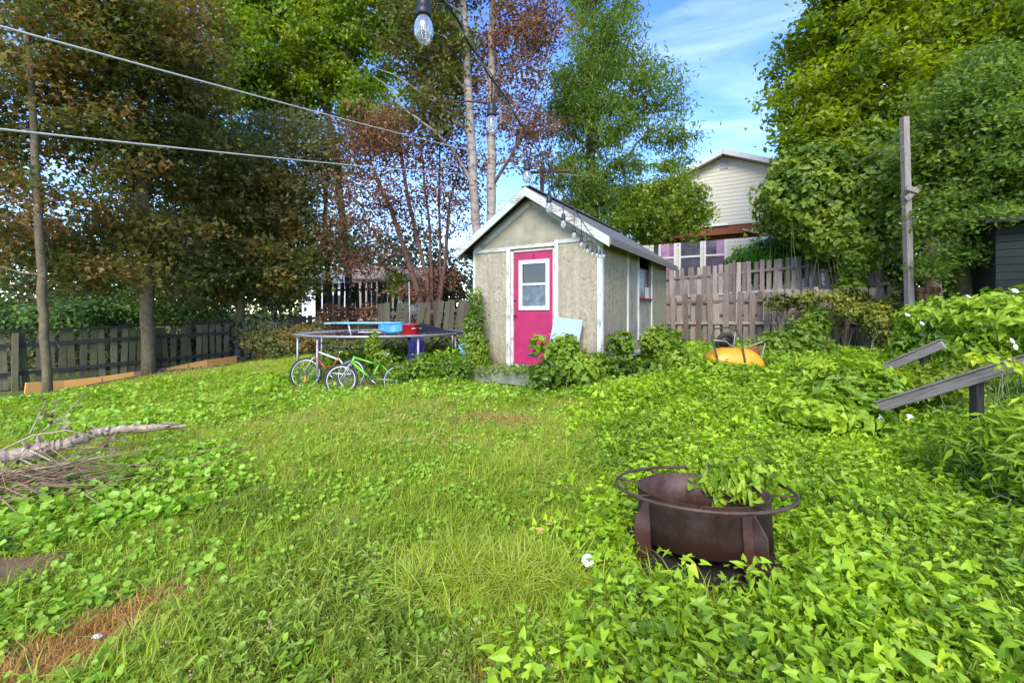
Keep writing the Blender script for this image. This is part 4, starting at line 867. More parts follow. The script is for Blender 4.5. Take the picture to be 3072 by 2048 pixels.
lime = simple('lime_green_paint', (.13, .42, .03), .3, var=.1, scale=5, bump=0, spec=.6)
gb = P(1104, 1141, 7.25); bicycle('bicycle', 'lime green children\'s bicycle lying in the grass in front of the trampoline', (gb.x, gb.y, .06), math.radians(-2), math.radians(-13), .262, .93, (lime, lime, simple('black_white_saddle', (.35, .35, .35), .5)))
rb = P(985, 1120, 7.75); bicycle('bicycle', 'red and white bicycle leaning on the trampoline legs, left of the green one', (rb.x-.03, rb.y, .08), math.radians(-10), math.radians(-10), .275, .86, (simple('red_bike_paint', (.25, .03, .03), .3, var=.1, scale=5, bump=0), M['white_metal'], M['black']))
rfl = MB().box((0, 0, 0), (.03, .012, .09)).build('reflector', simple('orange_reflector', (.8, .2, .02), .3), None, (0, -.012, -.10)); rfl.parent = [o for o in bpy.data.objects if o.name.startswith('front_wheel')][-1]

# ------------------------------------------------------------------ wheelbarrow tipped over by the fence
wq = P(2192, 1110, 8.3); wb_ = empty('wheelbarrow', (wq.x, wq.y-.1, float(H(wq.x, wq.y))+.06), math.radians(-8), 'overturned wheelbarrow with a yellow tub and black handles by the fence', 'wheelbarrow')
yel = simple('yellow_tub_paint', (.55, .27, .012), .4, var=.14, scale=4, bump=.03)
base_ = [(-.48, -.22), (.46, -.28), (.46, .30), (-.48, .26)]; top_ = [(-.16, -.10), (.20, -.14), (.20, .14), (-.16, .12)]
mb = MB(); vs = []; nr = 6; sg = 28
for i in range(nr+1):
    t_ = i/nr; zz = .06+.30*math.sin(t_*PI/2)*(1)
    for k in range(sg):
        A = 2*PI*k/sg; ex = .55; cx = math.copysign(abs(math.cos(A))**ex, math.cos(A)); cy = math.copysign(abs(math.sin(A))**ex, math.sin(A)); f_ = 1-t_**1.6*.72
        vs.append((cx*.50*f_+.03*t_-.0, cy*.33*f_, zz-.10*cx*(1-t_)*.6))
fs = [(i*sg+k, i*sg+(k+1) % sg, (i+1)*sg+(k+1) % sg, (i+1)*sg+k) for i in range(nr) for k in range(sg)]+[tuple(nr*sg+k for k in range(sg))]
o = mb.add(vs, fs, True).build('tub', yel, wb_); md = o.modifiers.new('t', 'SOLIDIFY'); md.thickness = .006
MB().ring((0, 0, 0), 1, .014, 4, 4)
mb = MB(); pts = [(-.33, -.42, -.1), (-.38, -.30, .25), (-.43, -.18, .55), (-.36, -.12, .70), (-.12, -.10, .735), (.02, -.12, .68), (.07, -.22, .45), (.085, -.36, .1), (.09, -.42, -.12)]
mb.tube(pts, .015, 7).build('handle_frame', M['black'], wb_)
mb = MB(); mb.tube([(-.40, -.2, .50), (-.15, -.05, .48), (.06, -.1, .28)], .013, 6); mb.tube([(-.12, -.1, .20), (-.02, -.1, .45), (.0, -.1, .66)], .010, 6); mb.build('brace', M['zinc'], wb_)
wh = empty('wheel', (-.13, .05, .46), (.35, 0, .2)); wh.parent = wb_
MB().ring((0, 0, 0), .145, .038, 32, 8, 'y').build('tyre', M['rubber'], wh); MB().lathe([(0, -.02), (.11, -.02), (.11, .02), (0, .02)], 20, (0, 0, 0), Matrix.Rotation(PI/2, 4, 'X')).build('rim', M['black'], wh)
mb = MB(); mb.tube([(.12, .1, .30), (.50, .0, .47)], .014, 5); mb.tube([(.42, -.05, .0), (.56, .05, .44)], .014, 5); mb.build('wooden_handle', M['post_wood'], wb_)
MB().box((.42, .25, .28), (.28, .02, .16), (.2, -.1, .1)).build('rusty_plate', simple('rusty_orange_plate', (.25, .09, .04), .8, var=.4), wb_)

# ------------------------------------------------------------------ grey rails on the right
def rail(label, a, b, hgt, th, posts):
    a = Vector(a); b = Vector(b); d = b-a; root = empty('wooden_railing', a, 0, label, 'railing')
    yaw = math.atan2(d.y, d.x); pit_ = -math.atan2(d.z, math.hypot(d.x, d.y))
    R = Matrix.Rotation(yaw, 4, 'Z') @ Matrix.Rotation(pit_, 4, 'Y')
    rg = random.Random(int(hgt*1000)); ns_ = 14; bot = [(i/ns_*d.length, -hgt/2+rg.gauss(0, .002)) for i in range(ns_+1)]; topp = [(i/ns_*d.length, hgt/2-.004+rg.gauss(0, .0022)) for i in range(ns_, -1, -1)]; bot[0] = (.03, -hgt/2+.01); bot[1] = (bot[1][0], -hgt/2-.002)
    o = MB().prism(bot+topp, th, Matrix.Translation((0, -th/2, 0))).build('plank', M['rail_wood'], root); o.matrix_local = R
    capo = [(0, hgt/2)]+[(i/ns_*d.length+.01, hgt/2+rg.gauss(0, .001)) for i in range(1, ns_+1)]+[(i/ns_*d.length, hgt/2+.016+rg.gauss(0, .0022)) for i in range(ns_, -1, -1)]
    o = MB().prism(capo, th+.02, Matrix.Translation((0, -th/2-.012, 0))).build('cap', M['rail_wood'], root); o.matrix_local = R
    for s in posts:
        q = a+d*s; gz_ = float(H(q.x, q.y)); MB().box((q.x-a.x+.02, q.y-a.y+.06, (gz_-.1+q.z-hgt*.6)/2-a.z), (.06, .06, q.z-hgt*.6-gz_+.1)).build('post', M['dark_wood'], root)
A1 = P(2636, 1222, 4.3); B1 = P(3300, 1020, 2.95)
rail('long grey sloping handrail plank at the right, nearer of the two', A1, B1, .088, .035, (.56,))
rail('short grey sloping handrail plank farther back at the right', P(2652, 1108, 5.6), P(2830, 1032, 5.0), .09, .035, (.75,))

# ------------------------------------------------------------------ string lights
bulbs = [(1271, -12, 1.06), (1475, 308, 1.62), (1581, 482, 2.24), (1647, 584, 2.84), (1690, 641, 3.44), (1722, 680, 4.04), (1744, 711, 4.62), (1762, 733, 5.2), (1777, 744, 5.75), (1791, 748, 6.2), (1800, 752, 6.45), (1812, 752, 6.75)]
sl = empty('string_lights', P(1271, -100, 1.06), 0, 'string of clear bulbs in black sockets running to the shed corner', 'string lights'); so = sl.location.copy()
cab = [P(1150, -420, .80), P(1271, -112, 1.06), P(1404, 120, 1.34), P(1475, 232, 1.62), P(1581, 398, 2.24), P(1647, 500, 2.84), P(1690, 575, 3.44), P(1722, 625, 4.04), P(1744, 660, 4.62), P(1764, 690, 5.2), P(1781, 712, 5.75), P(1800, 735, 6.3), P(1815, 758, 6.85)]
def smooth_path(c, k=8):
    out_ = []
    for i in range(len(c)-1):
        p0, p1, p2, p3 = c[max(0, i-1)], c[i], c[i+1], c[min(len(c)-1, i+2)]
        for j in range(k):
            t_ = j/k; out_.append(.5*((2*p1)+(p2-p0)*t_+(2*p0-5*p1+4*p2-p3)*t_*t_+(3*p1-p0-3*p2+p3)*t_**3))
    return out_+[c[-1]]
cp = smooth_path(cab, 14); m1 = []; m2 = []
for i, q in enumerate(cp):
    A = i*.55; u = Vector((math.cos(A), .2, math.sin(A)))*.0042; m1.append(q-so+u); m2.append(q-so-u)
MB().tube(m1, .0034, 5).build('cable', M['black'], sl); MB().tube(m2, .0026, 5).build('support_wire', simple('grey_support_wire', (.35, .35, .33), .5, .3, bump=0), sl)
gl = bpy.data.materials.new('clear_bulb_glass'); gl.use_nodes = True; nt = gl.node_tree; nt.nodes.clear(); out = N(nt, 'ShaderNodeOutputMaterial'); gs = N(nt, 'ShaderNodeBsdfGlass'); gs.inputs['IOR'].default_value = 1.12; gs.inputs['Roughness'].default_value = .02; gs.inputs['Color'].default_value = (.97, .98, .98, 1)
g2 = N(nt, 'ShaderNodeBsdfGlossy'); g2.inputs['Roughness'].default_value = .12; fr_ = N(nt, 'ShaderNodeLayerWeight'); fr_.inputs[0].default_value = .35; mm_ = N(nt, 'ShaderNodeMixShader'); df = N(nt, 'ShaderNodeBsdfDiffuse'); df.inputs[0].default_value = (.8, .82, .8, 1); m3_ = N(nt, 'ShaderNodeMixShader'); m3_.inputs[0].default_value = .12
L(nt, fr_.outputs['Facing'], mm_.inputs[0]); L(nt, gs.outputs[0], mm_.inputs[1]); L(nt, g2.outputs[0], mm_.inputs[2]); L(nt, mm_.outputs[0], m3_.inputs[1]); L(nt, df.outputs[0], m3_.inputs[2]); L(nt, m3_.outputs[0], out.inputs[0])
sock = MB().lathe([(0, 0), (.010, 0), (.0145, -.008), (.0155, -.022), (.0150, -.030), (.0178, -.032), (.0178, -.046), (.0165, -.05), (0, -.05)], 20).mesh('socket', M['black'])
bulb = MB().lathe([(.012, -.049), (.0150, -.054), (.0205, -.066), (.0230, -.080), (.0222, -.092), (.0175, -.104), (.009, -.111), (0, -.113)], 20).mesh('bulb', gl)
fil = MB().tube([(-.004, 0, -.055), (-.006, 0, -.085), (-.002, 0, -.098), (.002, 0, -.07), (.006, 0, -.098), (.004, 0, -.055)], .0011, 4).lathe([(0, -.05), (.004, -.05), (.003, -.075), (0, -.078)], 6).mesh('filament', simple('pale_filament', (.7, .68, .6), .4, bump=0))
for i, (px, py, D) in enumerate(bulbs):
    q = P(px, py, D); s_ = inst('socket', sock, sl, q-so, (0, 0, i*1.3)); inst('bulb', bulb, s_); inst('filament', fil, s_)
    near_ = min(cp, key=lambda c: (c-q).length+abs(c.y-q.y)*3); MB().tube([near_-q, (near_-q)*.5+Vector((.004, 0, 0)), (0, 0, -.002)], .0030, 5).build('lead', M['black'], s_)

# ------------------------------------------------------------------ fallen log and brush at the left
bw = simple('bleached_log_bark', (.40, .31, .22), .9, var=.45, scale=9, bump=.6, c2=(.16, .12, .09))
def gp(px, py, D, up=0): v = P(px, py, D); return v
lp = [(-260, 1440, 3.75), (-60, 1395, 3.85), (60, 1362, 4.0), (140, 1345, 4.1), (210, 1328, 4.2), (290, 1300, 4.35), (350, 1290, 4.45), (430, 1283, 4.55), (500, 1279, 4.62), (562, 1276, 4.68)]
log = empty('fallen_log', P(60, 1362, 4.0), 0, 'fallen pale broken branch trunk lying in the grass at the left', 'log'); lo = log.location.copy()
rg = random.Random(31); raw = [P(*q)-lo for q in lp]; rad = [.085, .075, .068, .060, .052, .040, .040, .034, .020, .006]; pp_ = smooth_path(raw, 7); mbl = MB(); rr_ = [max(.004, np.interp(i/7, range(10), rad)*(1+rg.gauss(0, .09))) for i in range(len(pp_))]
mbl.tube([q+Vector((rg.gauss(0, .005), 0, rg.gauss(0, .006))) for q in pp_], rr_, 12, smooth=False)
for k in range(9):
    i = rg.randrange(3, len(pp_)-12); d_ = Vector((rg.gauss(0, .5), rg.gauss(-.3, .4), rg.random())).normalized(); mbl.tube([pp_[i], pp_[i]+d_*rr_[i]*1.5, pp_[i]+d_*(rr_[i]*1.5+rg.uniform(.01, .07))], [rr_[i]*.35, rr_[i]*.28, .004], 6)
for k in range(7):
    j = len(pp_)-9; mbl.tube([pp_[j]+Vector((0, rg.gauss(0, .012), rg.gauss(0, .012))), pp_[j]+(pp_[-1]-pp_[j])*rg.uniform(.4, 1.0)+Vector((0, rg.gauss(0, .02), rg.gauss(0, .02)))], [.012, .002], 4)
mbl.build('trunk', bw, log)
MB().tube([P(400, 1296, 4.5)-lo, P(470, 1288, 4.55)-lo, P(548, 1281, 4.6)-lo], [.02, .015, .004], 6).build('splinter', M['bark_moss'], log)
brs = [[(0, 1352, 3.7), (100, 1305, 3.75), (200, 1290, 3.8), (270, 1305, 3.9), (320, 1325, 3.95)], [(60, 1375, 3.8), (130, 1410, 3.6), (185, 1432, 3.5)], [(90, 1350, 3.9), (180, 1395, 3.9), (260, 1340, 4.0), (350, 1345, 4.1)],
       [(0, 1420, 3.5), (150, 1400, 3.6), (300, 1370, 3.8), (440, 1350, 4.0)], [(130, 1290, 4.3), (200, 1240, 4.5), (260, 1175, 4.9)], [(90, 1300, 4.2), (120, 1240, 4.5), (140, 1200, 4.9)], [(-30, 1500, 3.2), (80, 1470, 3.3), (210, 1435, 3.5)]]
for br_ in brs: MB().tube([P(*q)-lo for q in br_], [.009-.0015*i for i in range(len(br_))], 5).build('branch', simple('pale_twig', (.36, .31, .2), .9, var=.3, bump=0), log)
lpn = np.array([list(P(x+RNG.normal()*14, y+RNG.normal()*16, 4.0+RNG.normal()*.1)-lo) for x, y in ((125, 1345), (330, 1310), (340, 1330), (150, 1245), (130, 1230), (200, 1260)) for _ in range(9)])
leafcloud('dead_leaves', lpn, np.full(len(lpn), .06), 'maple', RNG.random(len(lpn)), LB, log, up=.5)
bq_ = P(60, 1450, 3.45); bp_ = empty('brush_pile', (bq_.x, bq_.y, float(H(bq_.x, bq_.y))), 0, 'tangle of dry brown twigs and dead leaves in front of the fallen log', 'brush pile')
mb = MB(); rg = random.Random(8)
for k in range(230):
    x = rg.gauss(-.1, .5); y = rg.gauss(0, .22); A = rg.gauss(.35, .75)+(PI if rg.random() < .3 else 0); l_ = rg.uniform(.25, .8); z0 = rg.uniform(.01, .17); p0 = Vector((x, y, z0)); d_ = Vector((math.cos(A), math.sin(A)*.6, rg.gauss(.03, .2))).normalized()*l_
    mb.tube([p0, p0+d_*.5+Vector((rg.gauss(0, .03), rg.gauss(0, .03), rg.gauss(0, .03))), p0+d_], [.006, .004, .0015], 3)
mb.build('twigs', simple('brown_twig', (.30, .20, .12), .9, var=.4, bump=0), bp_)
n_ = 500; Pn = np.stack([RNG.normal(-.1, .35, n_), RNG.normal(0, .16, n_), np.abs(RNG.normal(.05, .05, n_))], 1); leafcloud('dead_leaves', Pn, np.full(n_, .05), 'maple', RNG.random(n_)*.7, LB, bp_, up=1)
st_ = G(290, 1935); o = MB().add([(-.03, -.015, 0), (.03, -.018, 0), (.038, .015, 0), (-.028, .02, 0), (-.02, -.01, .022), (.02, -.008, .026), (.022, .012, .02), (-.018, .012, .018)], [(3, 2, 1, 0), (4, 5, 6, 7), (0, 1, 5, 4), (1, 2, 6, 5), (2, 3, 7, 6), (3, 0, 4, 7)]).build('white_stone', simple('chalky_stone', (.62, .60, .55), .8, var=.15), None, st_+Vector((0, 0, .035))); o.scale = (.5, .5, .5); tag(o, 'small white stone in the dry orange grass at the bottom left', 'stone')
# ------------------------------------------------------------------ foliage colours
LM = {}
LM['maple_rust'] = leafmat('rusty_maple_leaf', [(0, (.045, .07, .016)), (.38, (.11, .14, .025)), (.6, (.18, .16, .035)), (.8, (.26, .16, .05)), (1, (.34, .20, .07))], 0.45, nscale=.6, namt=.7)
LM['maple_dark'] = leafmat('dark_maple_leaf', [(0, (.05, .075, .02)), (.40, (.12, .145, .032)), (.68, (.20, .18, .045)), (1, (.34, .21, .06))], .45, nscale=.5, namt=.6)
LM['dark'] = leafmat('shade_green_leaf', [(0, (0.036, 0.051, 0.027)), (.5, (0.093, 0.117, 0.042)), (1, (0.195, 0.188, 0.068))], 0.42, nscale=.6, namt=.3)
LM['bright'] = leafmat('bright_green_leaf', [(0, (0.054, 0.099, 0.011)), (.5, (0.135, 0.225, 0.020)), (.8, (0.234, 0.324, 0.027)), (1, (0.324, 0.360, 0.045))], 0.5, nscale=.35, namt=.6)
LM['red'] = leafmat('brownish_red_leaf', [(0, (.075, .042, .025)), (.5, (.19, .10, .055)), (.85, (.32, .18, .09)), (1, (.30, .24, .07))], .45, nscale=.5, namt=.4)
LM['willow'] = leafmat('deep_green_leaf', [(0, (.06, .11, .015)), (.5, (.14, .23, .03)), (1, (.26, .34, .05))], 0.5, nscale=.4, namt=.5)
LM['yellowgreen'] = leafmat('yellow_green_leaf', [(0, (.05, .085, .010)), (.35, (.12, .19, .016)), (.7, (.22, .30, .022)), (1, (.32, .37, .04))], 0.5, nscale=.4, namt=.6)
LM['vine'] = leafmat('big_vine_leaf', [(0, (0.043, 0.085, 0.009)), (.5, (0.128, 0.212, 0.017)), (1, (0.272, 0.340, 0.043))], 0.4, nscale=.8, namt=.5)
LM['rightgreen'] = leafmat('mid_green_leaf', [(0, (.055, .10, .02)), (.5, (.14, .23, .035)), (1, (.28, .36, .07))], 0.5, nscale=.5, namt=.5)
LM['lime'] = leafmat('lime_bindweed_leaf', [(0, (.06, .12, .010)), (.45, (.19, .32, .014)), (1, (.38, .50, .03))], .35, nscale=1.2, namt=.35)
LM['weed'] = leafmat('weed_leaf', [(0, (.045, .085, .010)), (.5, (.13, .22, .014)), (1, (.28, .38, .03))], .35, nscale=1.5, namt=.4)

# ------------------------------------------------------------------ trees
def T(*pts): return [P(*p) if len(p) == 3 else Vector(p) for p in pts]
def onground(px, D): q = P(px, 1000, D); q.z = float(H(q.x, q.y)); return q
tree('maple_tree', 'slim maple with rust and olive leaves at the far left, in front of the fence', 'tree', [onground(143, 8.3)]+T((131, 950, 8.3), (118, 700, 8.3), (102, 400, 8.35), (85, 100, 8.4), (70, -200, 8.5)), .07,
     [ell(40, 230, 8.8, 330, 260, 1.5), ell(330, 60, 9.2, 260, 220, 1.4), ell(60, 620, 8.8, 210, 170, 1.2), ell(-200, 450, 8.8, 220, 350, 1.3), ell(100, -200, 8.8, 350, 200, 1.5), ell(250, 800, 9.2, 130, 70, .8, .6), ell(-60, 790, 8.6, 110, 80, .8, .6), ell(330, 480, 8.9, 130, 130, .9)], 480, 46000, .11, 'maple', LM['maple_rust'], M['bark_moss'], .24, seed=21, group='maples along the left fence')
tree('maple_tree', 'thick-trunked maple with brown and dark green leaves over the left fence', 'tree', [onground(450, 10.6)]+T((440, 950, 10.6), (430, 600, 10.7), (425, 250, 10.8), (440, -200, 11)), .14,
     [ell(420, 330, 11, 230, 330, 1.6), ell(300, 740, 10.8, 210, 150, 1.4), ell(520, 760, 10.9, 150, 150, 1.3), ell(540, 130, 11.3, 130, 230, 1.3), ell(400, -200, 11, 300, 200, 1.5), ell(180, 780, 11, 150, 130, 1.0), ell(590, 330, 11, 100, 160, 1.0, .7)], 480, 42000, .13, 'maple', LM['maple_dark'], M['bark_moss'], .27, seed=22, group='maples along the left fence', tintr=(.05, 1.0))
tree('maple_tree', 'dark leafy tree standing on the mound above the stone wall', 'tree', [onground(722, 13.3)]+T((720, 900, 13.3), (722, 700, 13.3), (740, 450, 13.4)), .11,
     [ell(720, 620, 13.4, 150, 190, 1.6), ell(860, 780, 13.2, 130, 130, 1.2), ell(640, 840, 13.2, 110, 80, 1.0), ell(800, 600, 13.6, 130, 120, 1.2), ell(620, 440, 13.4, 90, 110, 1.0)], 340, 32000, .135, 'maple', LM['maple_dark'], M['bark_moss'], .26, seed=23, group='maples along the left fence', tintr=(0, 1), zmin=1.3)
tree('dark_tree', 'thin dark tree just left of the reddish multi-stemmed tree', 'tree', [onground(1000, 13.8)]+T((985, 900, 13.8), (975, 650, 13.8), (985, 400, 13.8)), .07,
     [ell(930, 560, 13.9, 110, 170, 1.2), ell(1010, 740, 13.9, 90, 90, 1.0), ell(880, 420, 13.9, 160, 90, 1.1), ell(1000, 480, 13.9, 100, 100, 1.)], 200, 13000, .12, 'oval', LM['dark'], M['bark_dark'], .30, seed=24, tintr=(.2, 1.4))
tree('tall_green_tree', 'tall bright green tree rising behind the dark maples', 'tree', [onground(1060, 18)]+T((1040, 800, 18), (1010, 500, 18), (960, 200, 18), (930, -100, 18)), .15,
     [ell(900, 170, 18, 250, 190, 2.2), ell(760, 250, 18, 130, 210, 1.8), ell(1120, 60, 18, 170, 130, 1.8), ell(900, -150, 18, 380, 200, 2.2), ell(1150, 330, 17.5, 110, 110, 1.4, .7), ell(1300, 170, 17.5, 110, 150, 1.4, .8), ell(690, 90, 18, 60, 120, 1.0)], 600, 84000, .21, 'oval', LM['bright'], M['bark'], .30, seed=25, droop=1.0, up=.3)
tree('red_leaf_tree', 'multi-stemmed tree with sparse reddish brown leaves left of the shed', 'tree', [onground(1300, 13.0)]+T((1295, 850, 13.0), (1290, 700, 13.0), (1260, 420, 13.1)), .13,
     [ell(1210, 500, 13, 190, 190, 1.5), ell(1130, 720, 13, 170, 120, 1.3), ell(1370, 620, 13, 100, 180, 1.1), ell(1050, 560, 13, 110, 110, 1.0), ell(1310, 840, 13, 90, 50, .7, .6), ell(1120, 400, 13, 140, 90, 1.0)], 420, 13500, .105, 'oval', LM['red'], M['bark_red'], .24, seed=26,
     stems=[T((1330, 830, 13), (1350, 600, 13.1), (1400, 400, 13.2)), T((1240, 830, 13), (1180, 650, 13), (1110, 480, 12.9)), T((1280, 830, 13), (1225, 600, 13.2), (1180, 330, 13.3)), T((1320, 830, 13.1), (1318, 550, 13.2), (1320, 300, 13.3))])
tree('poplar_tree', 'pale slender poplar trunk behind the shed, left one of the pair', 'tree', [onground(1440, 12.6)]+T((1432, 690, 12.6), (1412, 400, 12.6), (1398, 150, 12.6), (1385, -60, 12.6), (1370, -300, 12.6)), .125,
     [ell(1260, 110, 12.6, 120, 150, 1.2), ell(1350, 230, 12.8, 80, 200, 1.0), ell(1300, -150, 12.6, 220, 160, 1.4), ell(1310, 330, 12.4, 70, 100, .8, .8)], 260, 20000, .13, 'oval', leafmat('olive_poplar_leaf', [(0, (.04, .06, .012)), (.5, (.11, .13, .02)), (1, (.20, .13, .05))], .35), M['bark_pale'], .22, seed=27, group='pair of pale poplars behind the shed')
tree('poplar_tree', 'pale poplar trunk with reddish brown leaves, right one of the pair', 'tree', [onground(1472, 12.9)]+T((1473, 660, 12.9), (1474, 400, 12.9), (1476, 100, 12.9), (1480, -120, 12.9), (1482, -300, 12.9)), .135,
     [ell(1560, 90, 13.0, 110, 140, 1.3), ell(1640, 110, 13, 70, 90, 1.0), ell(1540, 300, 13, 110, 120, 1.2), ell(1480, 180, 13.4, 120, 200, 1.0, .6), ell(1500, -180, 13, 200, 130, 1.4), ell(1590, 420, 13, 90, 90, 1.0, .7), ell(1420, 480, 13.4, 70, 160, .9, .5)], 400, 18000, .11, 'oval', LM['red'], M['bark_pale'], .21, seed=28, group='pair of pale poplars behind the shed')
def big_limbs(key, D, paths, mat):
    root = [o for o in bpy.data.objects if o.get('label', '').startswith(key)][0]
    for pth, r0 in paths:
        q = smooth_path([P(x, y, D+dz) for x, y, dz in pth], 5); n_ = len(q); rgl = random.Random(n_+int(pth[0][1]))
        MB().tube([v-root.location+Vector((rgl.gauss(0, .012), 0, rgl.gauss(0, .012))) for v in q], [r0*(1-.85*i/(n_-1)) for i in range(n_)], 7).build('limb', mat, root)
big_limbs('pale slender poplar', 12.6, [([(1424, 570, 0), (1370, 470, -.2), (1310, 400, -.4), (1230, 340, -.5), (1160, 260, -.6), (1120, 230, -.6)], .05), ([(1413, 415, 0), (1360, 350, -.2), (1290, 300, -.3), (1180, 225, -.5), (1100, 200, -.6)], .045), ([(1400, 180, 0), (1330, 110, -.2), (1250, 90, -.4), (1200, 40, -.5)], .035)], M['bark_pale'])
big_limbs('pale poplar trunk with', 12.9, [([(1474, 560, 0), (1520, 490, -.3), (1550, 430, -.5), (1590, 330, -.6), (1650, 170, -.7), (1740, 75, -.8)], .055), ([(1474, 310, 0), (1400, 306, -.6), (1310, 306, -.9), (1280, 330, -1)], .035), ([(1476, 60, 0), (1540, 30, -.3), (1610, -20, -.5)], .035), ([(1474, 330, 0), (1500, 230, -.3), (1476, 100, -.4), (1480, -30, -.4)], .05), ([(1550, 430, -.5), (1620, 520, -.7), (1650, 560, -.8)], .02), ([(1590, 330, -.6), (1660, 360, -.9), (1720, 430, -1.0), (1730, 560, -1.0)], .02)], M['bark_red'])
tree('tall_green_tree', 'tall airy green tree right of the poplars with hanging leaves', 'tree', [onground(1790, 15.8)]+T((1785, 750, 15.8), (1770, 500, 15.8), (1775, 200, 15.8), (1790, -100, 15.8)), .20,
     [ell(1820, 80, 15.8, 110, 170, 1.6), ell(1790, 310, 15.8, 150, 160, 1.6), ell(1760, 560, 15.8, 140, 160, 1.5), ell(1950, 300, 15.8, 95, 120, 1.2, .7), ell(1980, 450, 15.8, 105, 80, 1.2, .7), ell(2040, 270, 15.8, 45, 60, .7, .5), ell(1820, -120, 15.8, 150, 120, 1.5), ell(1690, 330, 15.8, 50, 120, .8, .5), ell(1880, 620, 15.8, 100, 100, 1.2)], 480, 46000, .19, 'narrow', LM['willow'], M['bark'], .27, seed=29, droop=1.2, up=.3)
tree('small_maple', 'small bright lime green maple between the shed roof and the white house', 'tree', [onground(1960, 14.9)]+T((1965, 800, 14.9), (1975, 650, 14.9)), .08,
     [ell(1990, 620, 14.9, 120, 75, 1.1), ell(2080, 640, 14.9, 75, 45, .8), ell(1900, 680, 14.9, 90, 70, 1.0), ell(2010, 540, 14.9, 60, 60, .7, .7), ell(2030, 700, 14.9, 60, 35, .7), ell(2120, 625, 14.9, 40, 18, .5, .8)], 170, 13000, .125, 'maple', LM['vine'], M['bark'], .2, seed=30, tintr=(.1, 1.1))
tree('large_broadleaf_tree', 'large yellow-green tree filling the upper right', 'tree', [onground(2800, 13.4)]+T((2790, 700, 13.4), (2790, 440, 13.4), (2740, 250, 13.6), (2680, 50, 13.8)), .22,
     [ell(2480, 260, 14, 150, 210, 1.7), ell(2620, 60, 14, 190, 160, 1.8), ell(2400, 440, 13.6, 100, 110, 1.2), ell(2700, 330, 13.6, 170, 190, 1.6), ell(2500, -80, 14, 80, 150, 1.1), ell(2850, 100, 14, 200, 160, 1.6), ell(2340, 530, 13.4, 60, 80, .8, .8), ell(2650, -200, 14, 300, 140, 1.7), ell(3050, 50, 14, 180, 200, 1.6), ell(2385, 330, 13.8, 45, 50, .6, .5), ell(2550, 520, 13.8, 150, 130, 1.3), ell(2460, 400, 13.5, 130, 90, 1.0), ell(2700, 520, 13.2, 130, 110, 1.0), ell(2310, 470, 13.6, 35, 45, .5, .6)], 620, 88000, .18, 'oval', LM['yellowgreen'], M['bark_moss'], .27, seed=31)
tree('broadleaf_tree', 'mid green tree leaning over the dark outbuilding at the right edge', 'tree', [onground(2900, 9.6)]+T((2895, 850, 9.6), (2870, 700, 9.5), (2900, 450, 9.5), (2950, 250, 9.5)), .13,
     [ell(2950, 430, 9.6, 180, 170, 1.4), ell(2860, 640, 9.5, 120, 80, .9), ell(3060, 540, 9.0, 160, 200, 1.2), ell(3000, 640, 8.3, 110, 40, .3), ell(2830, 760, 8.9, 60, 60, .4), ell(2850, 780, 9.3, 90, 55, .7, .7), ell(3000, 250, 9.8, 150, 100, 1.1), ell(2820, 480, 9.8, 80, 120, .8, .8)], 420, 52000, .115, 'oval', LM['rightgreen'], M['bark_moss'], .20, seed=32)
# big-leaved vine mass on the bank, hanging over the upper fence
vines('wild_grape_vine', 'mass of big round vine leaves draped over the tree beside the upper fence', 'vine',
      [ell(2460, 610, 12.9, 190, 130, 1.2), ell(2560, 700, 12.4, 150, 120, 1.0), ell(2395, 580, 12.9, 80, 110, .9), ell(2640, 560, 12.0, 100, 120, .9), ell(2345, 650, 13.2, 45, 55, .5), ell(2450, 500, 13.0, 130, 80, 1.0), ell(2590, 450, 12.9, 110, 80, .8), ell(2290, 600, 13.4, 30, 25, .3), ell(2270, 690, 13.2, 25, 18, .3)], 13000, .15, 'heart', LM['vine'], M['stem'], seed=41, stems=30, up=.35, outw=1.3, shell=5)
vines('wild_grape_vine', 'column of vine leaves hanging down over the gap in the upper fence', 'vine', [ell(2555, 800, 11.75, 32, 85, .3), ell(2560, 880, 11.5, 42, 45, .3), ell(2520, 730, 12.0, 70, 40, .4)], 2600, .14, 'heart', LM['vine'], M['stem'], seed=42, up=.3, outw=1.2, stems=10, tintr=(.1, .8))
vines('cedar_bush', 'low feathery bright green bush showing above the upper fence', 'bush', [ell(2350, 745, 15.5, 100, 38, .9), ell(2260, 765, 15.5, 60, 30, .7), ell(2300, 800, 15.5, 130, 50, .9), ell(2440, 770, 15.5, 60, 35, .6)], 26000, .10, 'oval', leafmat('cedar_green', [(0, (.03, .10, .008)), (.5, (.07, .20, .012)), (1, (.16, .33, .02))], .3), M['stem'], seed=43, up=.9)
# shrubs and hedges behind the left fence, dark thicket behind the trampoline
vines('hedge', 'bright leafy shrubs glimpsed behind the low left fence', 'hedge', [ell(90, 960, 13.5, 240, 60, 1.2), ell(330, 930, 14.5, 160, 75, 1.2), ell(-150, 950, 12.5, 160, 70, 1.2), ell(560, 930, 15.5, 130, 60, 1.2)], 17000, .13, 'oval', leafmat('hedge_green', [(0, (.02, .05, .01)), (.5, (.07, .15, .02)), (1, (.16, .26, .05))], .35), M['stem'], seed=44, shell=3, up=.6)
vines('dark_thicket', 'dark conifer-like thicket behind the fence in the left middle', 'thicket', [ell(640, 840, 15.5, 260, 90, 1.2), ell(840, 850, 15.6, 90, 80, 1.0), ell(520, 700, 16.5, 220, 180, 1.3), ell(720, 600, 17, 180, 260, 1.4), ell(850, 640, 17.3, 90, 150, 1.2)], 36000, .15, 'oval', LM['dark'], M['bark_dark'], seed=45, shell=2.4, up=.5)
